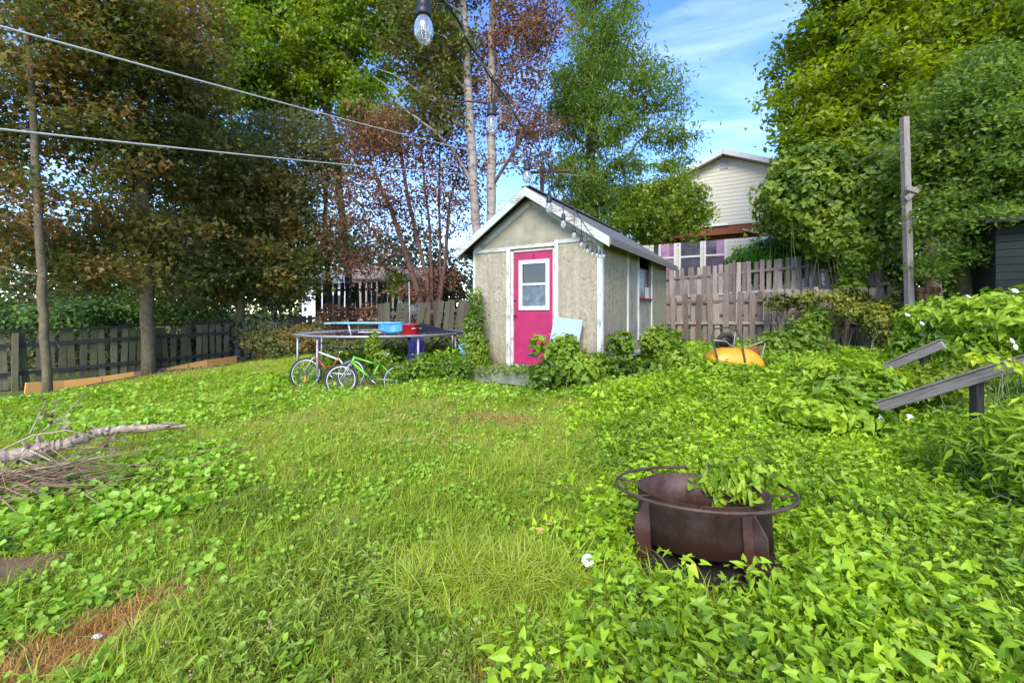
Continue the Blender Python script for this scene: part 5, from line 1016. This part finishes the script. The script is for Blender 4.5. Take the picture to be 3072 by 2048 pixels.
vines('dark_shrub', 'dark brownish undergrowth around the stems left of the shed', 'shrub', [ell(1330, 850, 13.6, 70, 60, .7), ell(1270, 880, 13.4, 80, 35, .6), ell(1120, 940, 12.9, 60, 28, .5), ell(1010, 950, 13.0, 60, 40, .5), ell(1250, 990, 13.6, 140, 50, .4)], 7500, .10, 'oval', LM['red'], M['bark_dark'], seed=46, tintr=(-.1, .6))  # last clump added as dark backing for the leaning fence gaps
vines('dark_shrub', 'olive and brown leafy shrub in front of the stone wall', 'shrub', [ell(860, 1040, 12.0, 70, 60, .6), ell(780, 1015, 12.2, 60, 45, .5), ell(930, 1010, 12.2, 50, 50, .5)], 4200, .09, 'maple', LM['maple_dark'], M['bark_dark'], seed=47, tintr=(.2, 1))
vines('yellow_bush', 'small yellow-green bush beside the tall dark fence left of the shed', 'bush', [ell(1215, 860, 14.5, 55, 40, .5), ell(1180, 830, 14.5, 35, 25, .4)], 1800, .09, 'oval', LM['yellowgreen'], M['stem'], seed=48)
vines('dark_shrub', 'dark undergrowth added right behind the low mossy fence to darken its gaps', 'shrub', [ell(60, 1075, 11.2, 300, 55, .5), ell(420, 1040, 12.6, 220, 50, .5), ell(640, 1000, 13.9, 80, 50, .5)], 14000, .12, 'oval', LM['dark'], M['bark_dark'], seed=49)  # dark leaf mass added so the gaps between pickets look dark
vines('dark_shrub', 'dark undergrowth added as the shade beneath the far side of the trampoline', 'shrub', [ell(1050, 1055, 11.3, 110, 35, .5), ell(1230, 1050, 11.3, 120, 38, .5), ell(1340, 1040, 11.0, 50, 40, .4)], 5000, .09, 'oval', LM['dark'], M['bark_dark'], seed=50)  # dark leaves put in to stand for the shade under the trampoline
vines('dark_thicket', 'dark leafy thicket behind the tall post and the upper fence', 'thicket', [ell(2720, 800, 16, 200, 130, 1.0), ell(2880, 780, 15, 160, 130, 1.0), ell(2560, 760, 16.5, 110, 110, .8)], 16000, .17, 'oval', LM['rightgreen'], M['bark_dark'], seed=40, tintr=(-.3, .5), shell=2.6)
# far wood closing the horizon
rng = np.random.default_rng(77); E_ = []
for k in range(34):
    a_ = -1.15+2.3*k/33; d_ = rng.uniform(34, 46); top_h = rng.uniform(5.0, 8.5) if a_ < -.1 or a_ > .75 else rng.uniform(3, 4.5); E_.append((math.sin(a_)*d_*1.2, math.cos(a_)*d_, 1.5+top_h*.35, 3.0, 2.0, top_h*.65, 1))
Pn, d_ = sample_ells(E_, 60000, rng, 4); V_, F_, l_, t_ = leafarr(Pn, .42*(.6+.7*rng.random(len(Pn))), 'oval', rng.random(len(Pn)), up=.5, out=d_, rng=rng)
tag(inst('distant_trees', fastmesh('distant_trees', V_, F_, l_, t_, leafmat('far_wood_leaf', [(0, (.03, .055, .02)), (.5, (.06, .10, .03)), (1, (.12, .16, .05))], .3, nscale=.1))), 'far wood closing the view behind the gardens', 'trees', None, 'stuff')

# ------------------------------------------------------------------ plants on and round the shed, fence and hedge
def vl(*pts): return [ell(*p) for p in pts]
vines('climbing_vine', 'column of green vine climbing the left corner of the shed', 'vine', vl((1425, 905, 8.05, 22, 45, .16), (1425, 980, 7.95, 33, 60, .2), (1432, 1050, 7.85, 40, 55, .22), (1420, 1095, 7.8, 50, 35, .22)), 3000, .065, 'oval', LM['weed'], M['stem'], seed=51, stems=8, outw=1.2)
vines('vine_mound', 'mound of vines over the porch corner right of the pink door', 'vine', vl((1690, 1080, 6.5, 60, 65, .28), (1740, 1100, 6.6, 60, 50, .3), (1640, 1120, 6.5, 50, 35, .25), (1620, 1030, 6.75, 30, 28, .12), (1700, 1030, 6.65, 40, 28, .15), (1795, 1095, 6.7, 30, 50, .2)), 2600, .085, 'heart', LM['weed'], M['stem'], seed=52, stems=24, outw=1.2)
vines('vine_mound', 'leafy vines along the side wall of the shed below its window', 'vine', vl((1865, 1030, 7.1, 38, 38, .2), (1985, 1030, 7.9, 65, 50, .35), (2010, 1080, 7.7, 60, 40, .3), (1935, 1115, 7.2, 110, 28, .25), (1850, 1100, 6.9, 45, 40, .2), (2060, 1110, 7.6, 40, 35, .25)), 3600, .085, 'heart', LM['weed'], M['stem'], seed=53, stems=24, outw=1.2)
vines('weed_clump', 'leafy weed clump between the bicycles and the porch', 'weeds', vl((1265, 1115, 7.4, 60, 50, .25), (1330, 1105, 7.5, 50, 45, .25), (1375, 1120, 7.3, 40, 38, .22)), 2300, .08, 'oval', LM['weed'], M['stem'], seed=54, stems=24, up=.7, tintr=(0, .8))
vines('climbing_vine', 'thin vine growing up through the trampoline above the green bicycle', 'vine', vl((1118, 1035, 7.45, 24, 36, .12), (1150, 1070, 7.4, 34, 22, .12), (1200, 1115, 7.1, 28, 26, .10), (1120, 1000, 7.5, 12, 12, .06)), 800, .06, 'oval', LM['weed'], M['stem'], seed=55, stems=10, tintr=(0, .8))
vines('porch_weeds', 'low creeping weeds growing over the porch planks', 'weeds', vl((1460, 1108, 7.3, 75, 12, .3), (1560, 1105, 6.9, 70, 14, .3), (1600, 1140, 6.5, 40, 22, .15)), 1100, .05, 'oval', LM['weed'], M['stem'], seed=56, stems=6, tintr=(-.1, .7))
vines('vine_bush', 'vine bush with yellowing leaves growing against the lower fence', 'bush', vl((2330, 1055, 9.6, 65, 60, .5), (2400, 1020, 10.3, 60, 60, .4), (2450, 980, 10.6, 40, 70, .3), (2290, 1090, 9.3, 50, 35, .4), (2470, 1080, 9.6, 70, 45, .4)), 4400, .10, 'heart', LM['vine'], M['stem'], seed=57, stems=30, outw=1.1, tintr=(0, .9))
vines('climbing_vine', 'olive vine trailing along the top of the lower fence', 'vine', vl((2340, 905, 11.5, 55, 26, .12), (2420, 900, 11.2, 45, 30, .12), (2420, 950, 11.1, 22, 45, .1), (2540, 890, 10.9, 75, 24, .15), (2610, 935, 10.5, 80, 35, .2), (2715, 890, 10.0, 35, 35, .3), (2660, 970, 10.1, 70, 70, .2), (2520, 950, 10.9, 18, 50, .08)), 5200, .085, 'heart', leafmat('olive_vine_leaf', [(0, (.05, .05, .015)), (.4, (.09, .11, .018)), (.8, (.20, .22, .02)), (1, (.34, .32, .03))], .3, nscale=2), M['dry_stem'], seed=58, stems=40, outw=1.2)
hedge = vines('bindweed_hedge', 'big bright mound of bindweed with white flowers along the right edge', 'hedge', vl((2870, 970, 6.2, 150, 75, .6), (3020, 960, 5.6, 150, 85, .6), (2780, 1010, 6.4, 70, 60, .4), (3200, 980, 5.2, 150, 100, .6), (2960, 1040, 5.7, 160, 50, .5), (2720, 1060, 6.3, 45, 45, .3)), 9500, .085, 'arrow', LM['lime'], M['stem'], seed=59, stems=40, outw=1.2, shell=5, tintr=(0, 1))
wf_ = simple('white_petal', (.85, .84, .86), .5, var=.03, bump=0)
trum = MB().lathe([(.003, -.03), (.008, -.012), (.026, .004), (.032, .006)], 12).mesh('flower', wf_); rg = random.Random(3)
for px, py, D in ((3045, 873, 5.1), (2958, 920, 5.45), (2722, 945, 6.1), (2765, 970, 5.95), (3045, 1040, 5.1), (2905, 890, 5.6), (3035, 1022, 5.1)):
    inst('flower', trum, hedge, P(px, py, D)-hedge.location, (math.radians(60+rg.uniform(-25, 25)), rg.uniform(-.4, .4), rg.uniform(-.5, .5)))
vines('bindweed_mound', 'rounded mound of bindweed in front of the far grey rail', 'bindweed', vl((2590, 1160, 5.2, 95, 60, .45), (2540, 1190, 5.0, 110, 45, .4), (2480, 1115, 6.6, 90, 38, .4), (2450, 1230, 4.7, 130, 40, .35), (2570, 1250, 4.6, 90, 40, .3)), 5600, .085, 'arrow', LM['lime'], M['stem'], seed=60, stems=30, outw=1.1, shell=5)
vines('weed_clump', 'yellowish weeds between the two grey rails', 'weeds', vl((2800, 1145, 5.0, 100, 40, .4), (2900, 1110, 5.0, 70, 35, .3)), 3600, .075, 'oval', LM['yellowgreen'], M['stem'], seed=61, stems=30, tintr=(.2, 1.1))
vines('weed_clump', 'tall narrow-leaved weeds under the near grey rail at the right edge', 'weeds', vl((2950, 1330, 3.3, 130, 50, .3), (3110, 1290, 3.1, 120, 70, .3), (3150, 1430, 2.8, 140, 90, .3)), 2600, .10, 'narrow', LM['lime'], M['stem'], seed=62, stems=40, up=.5, tintr=(.1, 1))
vines('yellow_vine', 'yellow-green leafy runner trailing over the near grey rail', 'vine', vl((2950, 1072, 3.6, 70, 8, .05), (3040, 1096, 3.3, 40, 9, .05)), 90, .06, 'oval', leafmat('yellow_runner', [(0, (.30, .42, .02)), (1, (.5, .55, .03))], .4, namt=.1), M['stem'], seed=63, stems=6)
pv = empty('bindweed_vine', (FC.x+.14, FC.y+.40, .10), 0, 'bindweed vine spilling over the far rim into the rusty fire pit', 'vine'); rng = np.random.default_rng(6)
lmesh = []
for k in range(5):
    T_, Fc_ = LEAF['arrow']; mb = MB(); mb.add([(x*1.0, y, z*(1+.4*k)) for x, y, z in T_], Fc_, True); me = mb.mesh('leaf', LM['lime']); a = me.attributes.new('tint', 'FLOAT', 'POINT'); a.data.foreach_set('value', np.full(len(T_), .15+.18*k, np.float32)); lmesh.append(me)
for k in range(430):
    fi = math.radians(min(78, max(-4, rng.normal(36, 18)))); top_ = rng.random() < .5
    if 410 < k: fi = math.radians(rng.normal(48, 3))
    rr = rng.uniform(.33, .60) if top_ and k <= 410 else rng.uniform(.315, .345); dz = (.015+.085*rng.random()**1.3) if top_ and k <= 410 else -.0-(.085*rng.random() if k <= 410 else .19*rng.random())
    if not top_ and k <= 410 and rng.random() < .55: rr = rng.uniform(.335, .42); dz = rng.uniform(.015, .075)
    q = Vector((FC.x+rr*math.cos(fi), FC.y+rr*math.sin(fi), zr-rr*math.sin(fi)*.108+dz-(rr > .47)*.10*rng.random()))-pv.location
    hang = rng.uniform(-150, -70) if not top_ else rng.uniform(-110, 5)
    inst('leaf', lmesh[k % 5], pv, q, (math.radians(hang), rng.normal()*.6, rng.normal()*1.2), (rng.uniform(.045, .08),)*3)
mb = MB()
for k in range(9):
    a = P(2190+rng.normal()*50, 1450, 2.95)-pv.location; a.z = -.03; fi = math.radians(rng.uniform(15, 85)); b_ = Vector((FC.x+.32*math.cos(fi), FC.y+.32*math.sin(fi), zr-.05-.1*rng.random()))-pv.location; mid = (a+b_)/2; mid.z = max(b_.z, .3)+.03; mid.y = (a.y+b_.y)/2
    mb.tube(smooth_path([a, mid, b_], 5), .0022, 4)
mb.build('stem', M['stem'], pv)
# ------------------------------------------------------------------ ground cover
def proto(name, parts):                # parts: list of (V, F, loops, tint, mat index), mats
    raise NotImplementedError
def proto_mesh(name, arrs, mats):
    V = []; Fc = []; lp = []; tt = []; mi = []; off = 0
    for k, (v, f, l, t_) in enumerate(arrs):
        V.append(v); Fc.append(np.asarray(f)+off); lp.append(l); tt.append(t_); mi.append(np.full(len(l), k)); off += len(v)
    me = fastmesh(name, np.concatenate(V), np.concatenate(Fc), np.concatenate(lp), np.concatenate(tt))
    for m_ in mats: me.materials.append(m_)
    me.polygons.foreach_set('material_index', np.concatenate(mi).astype(np.int32)); return bpy.data.objects.new(name, me)
def blades(rng, n, R, hmin, hmax, wd, lean=.5, curl=.6, seg=3, dry=0):
    V = []; Fs = []; tt = []
    for i in range(n):
        a = rng.random()*2*PI; r_ = R*math.sqrt(rng.random()); b0 = np.array([r_*math.cos(a), r_*math.sin(a), -.01])
        h = rng.uniform(hmin, hmax); d = rng.normal(size=2); d /= np.linalg.norm(d); ln = lean*rng.random()+.08; s = np.array([-d[1], d[0], 0]); t0 = rng.random(); o = len(V)
        ww = wd*rng.uniform(.7, 1.25); x = 0; z = 0; th = PI/2-ln*.8; k0 = curl*rng.uniform(.4, 1.5)/seg
        for j in range(seg+1):
            c = b0+np.array([d[0]*x, d[1]*x, z]); w_ = ww*(1-(j/seg)**1.6)+.0004
            V += [c-s*w_/2, c+s*w_/2]; tt += [t0, t0]; x += h/seg*math.cos(th); z += h/seg*math.sin(th); th -= k0*2.2
        for j in range(seg): Fs.append((o+2*j, o+2*j+1, o+2*j+3, o+2*j+2))
    return np.array(V), np.array(Fs).ravel(), np.full(len(Fs), 4), np.array(tt)
def leafset(rng, n, R, z0, z1, size, shape, up=1.0, droop=.3):
    a = rng.random(n)*2*PI; r_ = R*np.sqrt(rng.random(n)); Pn = np.stack([r_*np.cos(a), r_*np.sin(a), z0+(z1-z0)*rng.random(n)], 1)
    return leafarr(Pn, size*(.6+.7*rng.random(n)), shape, rng.random(n), up=up, droop=droop, rng=rng)
def lancet(rng, n, h, size):
    Ps = []; Ss = []
    for i in range(n):
        t_ = i/n; Ps.append((rng.normal()*.008+.02*t_, rng.normal()*.008, h*(.15+.85*t_))); Ss.append(size*(1.1-.5*t_))
    return leafarr(np.array(Ps), np.array(Ss), 'narrow', rng.random(n), up=.75, droop=-.2, rng=rng)
GR = leafmat('lawn_grass', [(0, (.13, .17, .022)), (.30, (.25, .34, .03)), (.55, (.37, .47, .045)), (.70, (.44, .45, .10)), (.82, (.42, .36, .13)), (.92, (.46, .31, .11)), (1, (.50, .27, .08))], .35, True, namt=0, gloss=.2, rough=.55)
GB = leafmat('bindweed_cover', [(0, (0.072, 0.144, 0.012)), (.45, (0.240, 0.396, 0.017)), (.85, (0.432, 0.600, 0.026)), (.93, (0.600, 0.576, 0.072)), (1, (0.408, 0.264, 0.084))], .32, True, nscale=1.1, namt=.25)
GCL = leafmat('clover_cover', [(0, (0.083, 0.153, 0.017)), (.5, (0.212, 0.378, 0.026)), (1, (0.389, 0.578, 0.059))], .32, True, nscale=1.1, namt=.2)
GS = leafmat('smartweed_cover', [(0, (0.101, 0.146, 0.022)), (.5, (0.235, 0.325, 0.045)), (1, (0.426, 0.504, 0.101))], .32, True, nscale=1.1, namt=.2, gloss=.15, rough=.6)
pk = simple('pinkish_flower', (.40, .26, .13), .7, var=.2, bump=0)
prg = np.random.default_rng(5)
grass_p = [proto_mesh('grass_tuft', [blades(prg, 26, .085, .035, .105, .0045, .8, .9)], [GR]) for _ in range(6)]
tall_p = [proto_mesh('tall_grass_tuft', [blades(prg, 26, .05, .14, .34, .0065, .7, 1.0, 6)], [GR]) for _ in range(5)]
med_p = [proto_mesh('grass_tuft_long', [blades(prg, 22, .07, .08, .19, .0052, .8, .9, 4)], [GR]) for _ in range(5)]
bind_p = [proto_mesh('bindweed_sprig', [leafset(prg, 14, .11, .01, .15, .048, 'arrow', .75, .5)], [GB]) for _ in range(8)]
clov_p = [proto_mesh('clover_sprig', [leafset(prg, 14, .085, .01, .06, .032, 'round', 1.5, .1)], [GCL]) for _ in range(6)]
clob_p = [proto_mesh('broad_weed_sprig', [leafset(prg, 11, .085, .02, .09, .046, 'round', 1.3, .2)], [GCL]) for _ in range(6)]
smart_p = []
for k in range(6):
    A_ = lancet(prg, 11, .12, .062); fl = leafarr(np.array([[.02+prg.normal()*.01, prg.normal()*.01, .15+i*.004] for i in range(4)]), np.full(4, .010), 'oval', prg.random(4), up=0, rng=prg)
    B_ = blades(prg, 2, .01, .12, .16, .003, .2, .2)
    smart_p.append(proto_mesh('smartweed_stem', [A_, B_]+([fl] if k % 3 == 0 else []), [GS, GS]+([pk] if k % 3 == 0 else [])))

rng = np.random.default_rng(99)
def wpoly(pts): return np.array([[G(x, y).x, G(x, y).y] for x, y in pts])
def inpoly(x, y, pg):
    ins = np.zeros(len(x), bool); j = len(pg)-1
    for i in range(len(pg)):
        xi, yi = pg[i]; xj, yj = pg[j]; c = ((yi > y) != (yj > y)) & (x < (xj-xi)*(y-yi)/(yj-yi+1e-12)+xi); ins ^= c; j = i
    return ins
def vnoise(x, y, f, s=0):
    return (np.sin(x*f+1.7*s)*np.cos(y*f*1.13-s)+.6*np.sin(x*f*2.1-y*f*1.7+s*2.3)+.4*np.cos(x*f*3.9+y*f*4.3+s))/2
def blob(x, y, px, py, rx, ry, ang=0):
    c = G(px, py); dx = x-c.x; dy = y-c.y; u = dx*math.cos(ang)+dy*math.sin(ang); v = -dx*math.sin(ang)+dy*math.cos(ang); return np.exp(-((u/rx)**2+(v/ry)**2))
def pts(n, dmin, dmax, p=1.0, side=1.35):
    # constant density over the yard (p=1) or denser near the viewer (p<1)
    u = rng.random(n); d = (dmin**(1+p)+u*(dmax**(1+p)-dmin**(1+p)))**(1/(1+p)); x = (rng.random(n)*2-1)*(side*d+.4); return x, d
yard = np.array([(-9.4, 8.6), (-7.9, 12.0), (-6.6, 12.6), (-5.0, 11.6), (-1.0, 11.6), (-.9, 8.35), (1.40, 6.98), (3.75, 10.9), (4.7, 13.2), (9.2, 10.5), (9.5, 5), (5, 1.0), (-5, 1.0), (-11.5, 7.0)])
def shedclear(x, y):
    dx = x-C0.x; dy = y-C0.y; u = dx*math.cos(FA)+dy*math.sin(FA); v = -dx*math.sin(FA)+dy*math.cos(FA)
    sh_ = (u > -2.5) & (u < .05) & (v > -.08); po = (u > -2.25) & (u < -.8) & (v > -.84) & (v <= 0); a_ = np.array([-9.49, 8.75]); d_ = np.array([1.92, 3.65])/4.124; dist = (x-a_[0])*d_[1]-(y-a_[1])*d_[0]; edg = (dist < .85) & (x < -7); bike = ((x-4.05)**2+(y-7.85)**2 < .62**2) | (x > -3.7) & (x < -1.5) & (y > 6.95) & (y < 7.9) & (rng.random(len(x)) < .6); return ~(sh_ | po | edg | bike)
pitclear = lambda x, y: (((x-FC.x)**2+((y-FC.y+.04)*np.where(y < FC.y, .92, 1.0))**2) > .455**2)
soil = lambda x, y: blob(x, y, -20, 1715, .36, .17)
BWp = wpoly([(1880, 1170), (2300, 1120), (3200, 1120), (4400, 1500), (4400, 2600), (1850, 2600), (1720, 2060), (1770, 1900), (1880, 1800), (1700, 1690), (1760, 1560), (1880, 1480), (1800, 1360), (1780, 1240)])
CLp = wpoly([(-900, 1350), (0, 1390), (350, 1400), (520, 1350), (640, 1330), (760, 1450), (640, 1540), (420, 1590), (180, 1650), (60, 1690), (-300, 1690), (-900, 1700)])
CL2 = wpoly([(-600, 1215), (200, 1185), (700, 1120), (1250, 1150), (1700, 1150), (1850, 1140), (2000, 1180), (1500, 1220), (1100, 1200), (800, 1260), (500, 1290), (-600, 1350)])
SMp = wpoly([(860, 1740), (1080, 1640), (1260, 1760), (1330, 1900), (1720, 1960), (1800, 2400), (300, 2400), (560, 1960), (640, 1830)])
def dry(x, y):
    return (blob(x, y, 270, 1900, .30, .11, .9)*.85+blob(x, y, 170, 2000, .28, .14, .5)*.7+blob(x, y, 1480, 1262, .62, .28)*.40+blob(x, y, 1500, 2035, .20, .08)*.7+blob(x, y, 1180, 1700, .22, .1)*.35
            +blob(x, y, 500, 1620, .2, .12)*.25+blob(x, y, 1000, 1400, .7, .35)*.20+blob(x, y, 860, 1260, 1.0, .35)*.2+blob(x, y, 1780, 1830, .14, .12)*.35+blob(x, y, 1130, 1480, .25, .16)*.3+blob(x, y, 1000, 1560, .3, .12)*.28+blob(x, y, 620, 1760, .25, .1)*.22+blob(x, y, 1350, 1600, .12, .1)*.35+blob(x, y, 1250, 1330, .6, .2)*.2)
def fin(x, y, sink=.0): return np.stack([x, y, H(x, y)-sink], 1)
def rots(n, tl=.18): return np.stack([rng.normal(size=n)*tl, rng.normal(size=n)*tl, rng.random(n)*2*PI], 1)
# lawn
x, y = pts(62000, 1.0, 13, .35); bw_in = inpoly(x, y, BWp); k = inpoly(x, y, yard) & shedclear(x, y) & pitclear(x, y) & (rng.random(len(x)) > soil(x, y)*1.4)
k &= ~(bw_in & (rng.random(len(x)) < .72)); k &= ~(inpoly(x, y, CLp) & (rng.random(len(x)) < .6))
x, y = x[k], y[k]; n = len(x); dr_ = dry(x, y); it = .18+.16*rng.random(n)+.18*vnoise(x, y, 1.3, 2)+.12*vnoise(x, y, 4.1, 5)+dr_*1.15+(rng.random(n) < .035)*.5*rng.random(n)
it -= .12*(blob(x, y, 1000, 1560, .8, .5)+blob(x, y, 700, 1900, .6, .3)); it += .12*(y > 4.2)
sc_ = (.7+.7*rng.random(n)**1.5)*(1+.35*vnoise(x, y, 2.2, 1))*(1-.45*np.clip(dr_, 0, 1))*np.where(y > 6.5, 1.25, 1.0)
scatter('grass', 'short uneven lawn grass with dry orange patches', 'grass', grass_p, fin(x, y), sc_, rots(n), np.clip(it, 0, .98), rng)
x, y = pts(16000, 1.0, 13, .5); k = inpoly(x, y, yard) & shedclear(x, y) & pitclear(x, y) & (vnoise(x, y, 1.7, 3)+rng.random(len(x))*.9 > .55) & (soil(x, y) < .2) & (dry(x, y) < .35); x, y = x[k], y[k]; n = len(x)
scatter('longer_grass', 'scattered longer grass tufts in the lawn', 'grass', med_p, fin(x, y), .7+.6*rng.random(n), rots(n), np.clip(.1+.2*rng.random(n)+.12*vnoise(x, y, 2, 2)+.10*(y > 4), 0, .6), rng)
c = G(1470, 1745); n = 230; x = c.x+rng.normal(size=n)*.20; y = c.y+rng.normal(size=n)*.12
c2 = G(1600, 1420); x = np.concatenate([x, c2.x+rng.normal(size=60)*.25, G(1030, 1230).x+rng.normal(size=50)*.25]); y = np.concatenate([y, c2.y+rng.normal(size=60)*.15, G(1030, 1230).y+rng.normal(size=50)*.12])
n = len(x); scatter('arching_grass', 'clump of long arching grass blades in the middle foreground', 'grass', tall_p, fin(x, y), .65+.45*rng.random(n), rots(n, .4), .22+.3*rng.random(n), rng)
# bindweed
x, y = pts(36000, .9, 11.5, .5, 1.4); inb = inpoly(x, y, BWp); nn = vnoise(x, y, 2.6, 7); prob = np.where(inb, np.where(nn < -.55, .35, 1.0), 0.0)
near_edge = inpoly(x+.25, y, BWp) | inpoly(x, y-.2, BWp); prob = np.where(~inb & near_edge, .35, prob)
k = (rng.random(len(x)) < prob) & shedclear(x, y) & pitclear(x, y) & inpoly(x, y, yard); x, y = x[k], y[k]; n = len(x)
pd_ = np.exp(-(((x-FC.x)**2+(y-FC.y)**2)-.40**2)**2*18)*(y < FC.y-.05)*.0
mound = .09*np.clip(vnoise(x, y, 3.1, 4)+.2, 0, 1)+.03*(y < 2.2)
Pn = fin(x, y); Pn[:, 2] += mound
scatter('bindweed', 'dense lime green bindweed covering the right of the yard', 'ground cover', bind_p, Pn, (.45+.7*rng.random(n)**1.6)*np.where(y > 4.5, 1.25, 1.0), rots(n, .3), np.clip(.08+.42*rng.random(n)+.18*vnoise(x, y, 1.9, 9)+.1*vnoise(x, y, 5.2, 4), 0, .85)+(rng.random(n) < .015)*.3, rng)
# clover and broad weeds
x, y = pts(26000, .9, 11.5, .5, 1.4); a1 = inpoly(x, y, CLp); a2 = inpoly(x, y, CL2); nn = vnoise(x, y, 2.1, 11)
prob = np.where(a1, .95, np.where(a2, .75, np.where(nn > .3, .6, .22))); prob = np.where(inpoly(x, y, BWp), .25, prob)
k = (rng.random(len(x)) < prob) & shedclear(x, y) & pitclear(x, y) & inpoly(x, y, yard) & (soil(x, y) < .35) & (dry(x, y) < .4); x, y, a1 = x[k], y[k], (a1 | a2)[k]; n = len(x)
it = np.clip(.2+.35*rng.random(n)+.16*vnoise(x, y, 1.6, 6)+.12*a1, 0, .95); big = a1 & (rng.random(n) < .55)
scatter('clover', 'small round-leaved clover and creeping weeds in the lawn', 'ground cover', clov_p, fin(x[~big], y[~big]), (.8+.5*rng.random(n))[~big], rots((~big).sum(), .2), it[~big], rng)
scatter('broad_weeds', 'bright broad-leaved weeds in the left and back of the lawn', 'ground cover', clob_p, fin(x[big], y[big]), (.8+.6*rng.random(n))[big], rots(big.sum(), .2), it[big], rng)
# smartweed
x, y = pts(15000, .9, 7, .5, 1.4); a1 = inpoly(x, y, SMp); prob = np.where(a1, 1.0, np.where(vnoise(x, y, 2.4, 13) > .45, .12, .02)); prob = np.where(inpoly(x, y, BWp), .22, prob)
k = (rng.random(len(x)) < prob) & shedclear(x, y) & pitclear(x, y) & inpoly(x, y, yard) & (soil(x, y) < .2) & (dry(x, y) < .4); x, y = x[k], y[k]; n = len(x)
scatter('smartweed', 'lance-leaved smartweed with tiny pinkish flowers in the foreground', 'ground cover', smart_p, fin(x, y), .65+.6*rng.random(n), rots(n, .35), np.clip(.12+.35*rng.random(n)+.12*vnoise(x, y, 2, 3), 0, .9), rng)
# tall weeds filling the edges: along shed, fences, trampoline
x, y = pts(9000, 5.5, 13.5, 1.0, 1.3); k = inpoly(x, y, yard) & shedclear(x, y) & ((y > 7.6) | ((y > 6.4) & (np.abs(x-1.2) > 1.9) & (x > -4))) & ~((x < -4.2)) & ~((x > -1.7) & (x < .55) & (y < 7.6)) & ~((x > -3.8) & (x < -1.6) & (y < 8.2)); x, y = x[k], y[k]; n = len(x)
scatter('edge_weeds', 'taller leafy weeds along the shed, trampoline and fences', 'ground cover', bind_p, fin(x, y)+np.array([0, 0, .04]), 1.1+.9*rng.random(n), rots(n, .4), np.clip(.05+.35*rng.random(n), 0, .9), rng)
# leaf litter by the edging
n = 3600; t_ = rng.random(n); a_ = P(72, 1200, 8.4); b_ = P(712, 1100, 12.0); x = a_.x+(b_.x-a_.x)*t_+rng.normal(size=n)*.12+.10; y = a_.y+(b_.y-a_.y)*t_+rng.normal(size=n)*.12; Pn = fin(x, y); Pn[:, 2] += .01+rng.random(n)*.04; Pn[:, 0] += .32+.2*rng.random(n); Pn[:, 1] -= .15
V_, F_, l_, tt_ = leafarr(Pn, np.full(n, .09), 'maple', rng.random(n)*.6, up=1.2, rng=rng); tag(inst('leaf_litter', fastmesh('leaf_litter', V_, F_, l_, tt_, LB)), 'brown fallen leaves heaped against the orange edging boards', 'leaves', None, 'stuff')
# single white bindweed flowers in the ground cover, each on its stalk
for i, (px, py, D, lab) in enumerate(((1763, 1685, 2.35, 'single white bindweed flower left of the fire pit'), (2643, 1250, 4.1, 'small white flower under the end of the near rail'), (2728, 1250, 3.9, 'white flower in the bindweed right below the near rail'))):
    q = P(px, py, D); g_ = float(H(q.x, q.y)); fl = empty('bindweed_flower', (q.x, q.y, g_), 0, lab, 'flower'); zf = max(.08, q.z-g_)
    MB().tube([(0, 0, 0), (.004, 0, zf*.6), (0, 0, zf-.02)], .0015, 4).build('stalk', M['stem'], fl); inst('bloom', trum, fl, (0, 0, zf), (math.radians(50), 0, i))
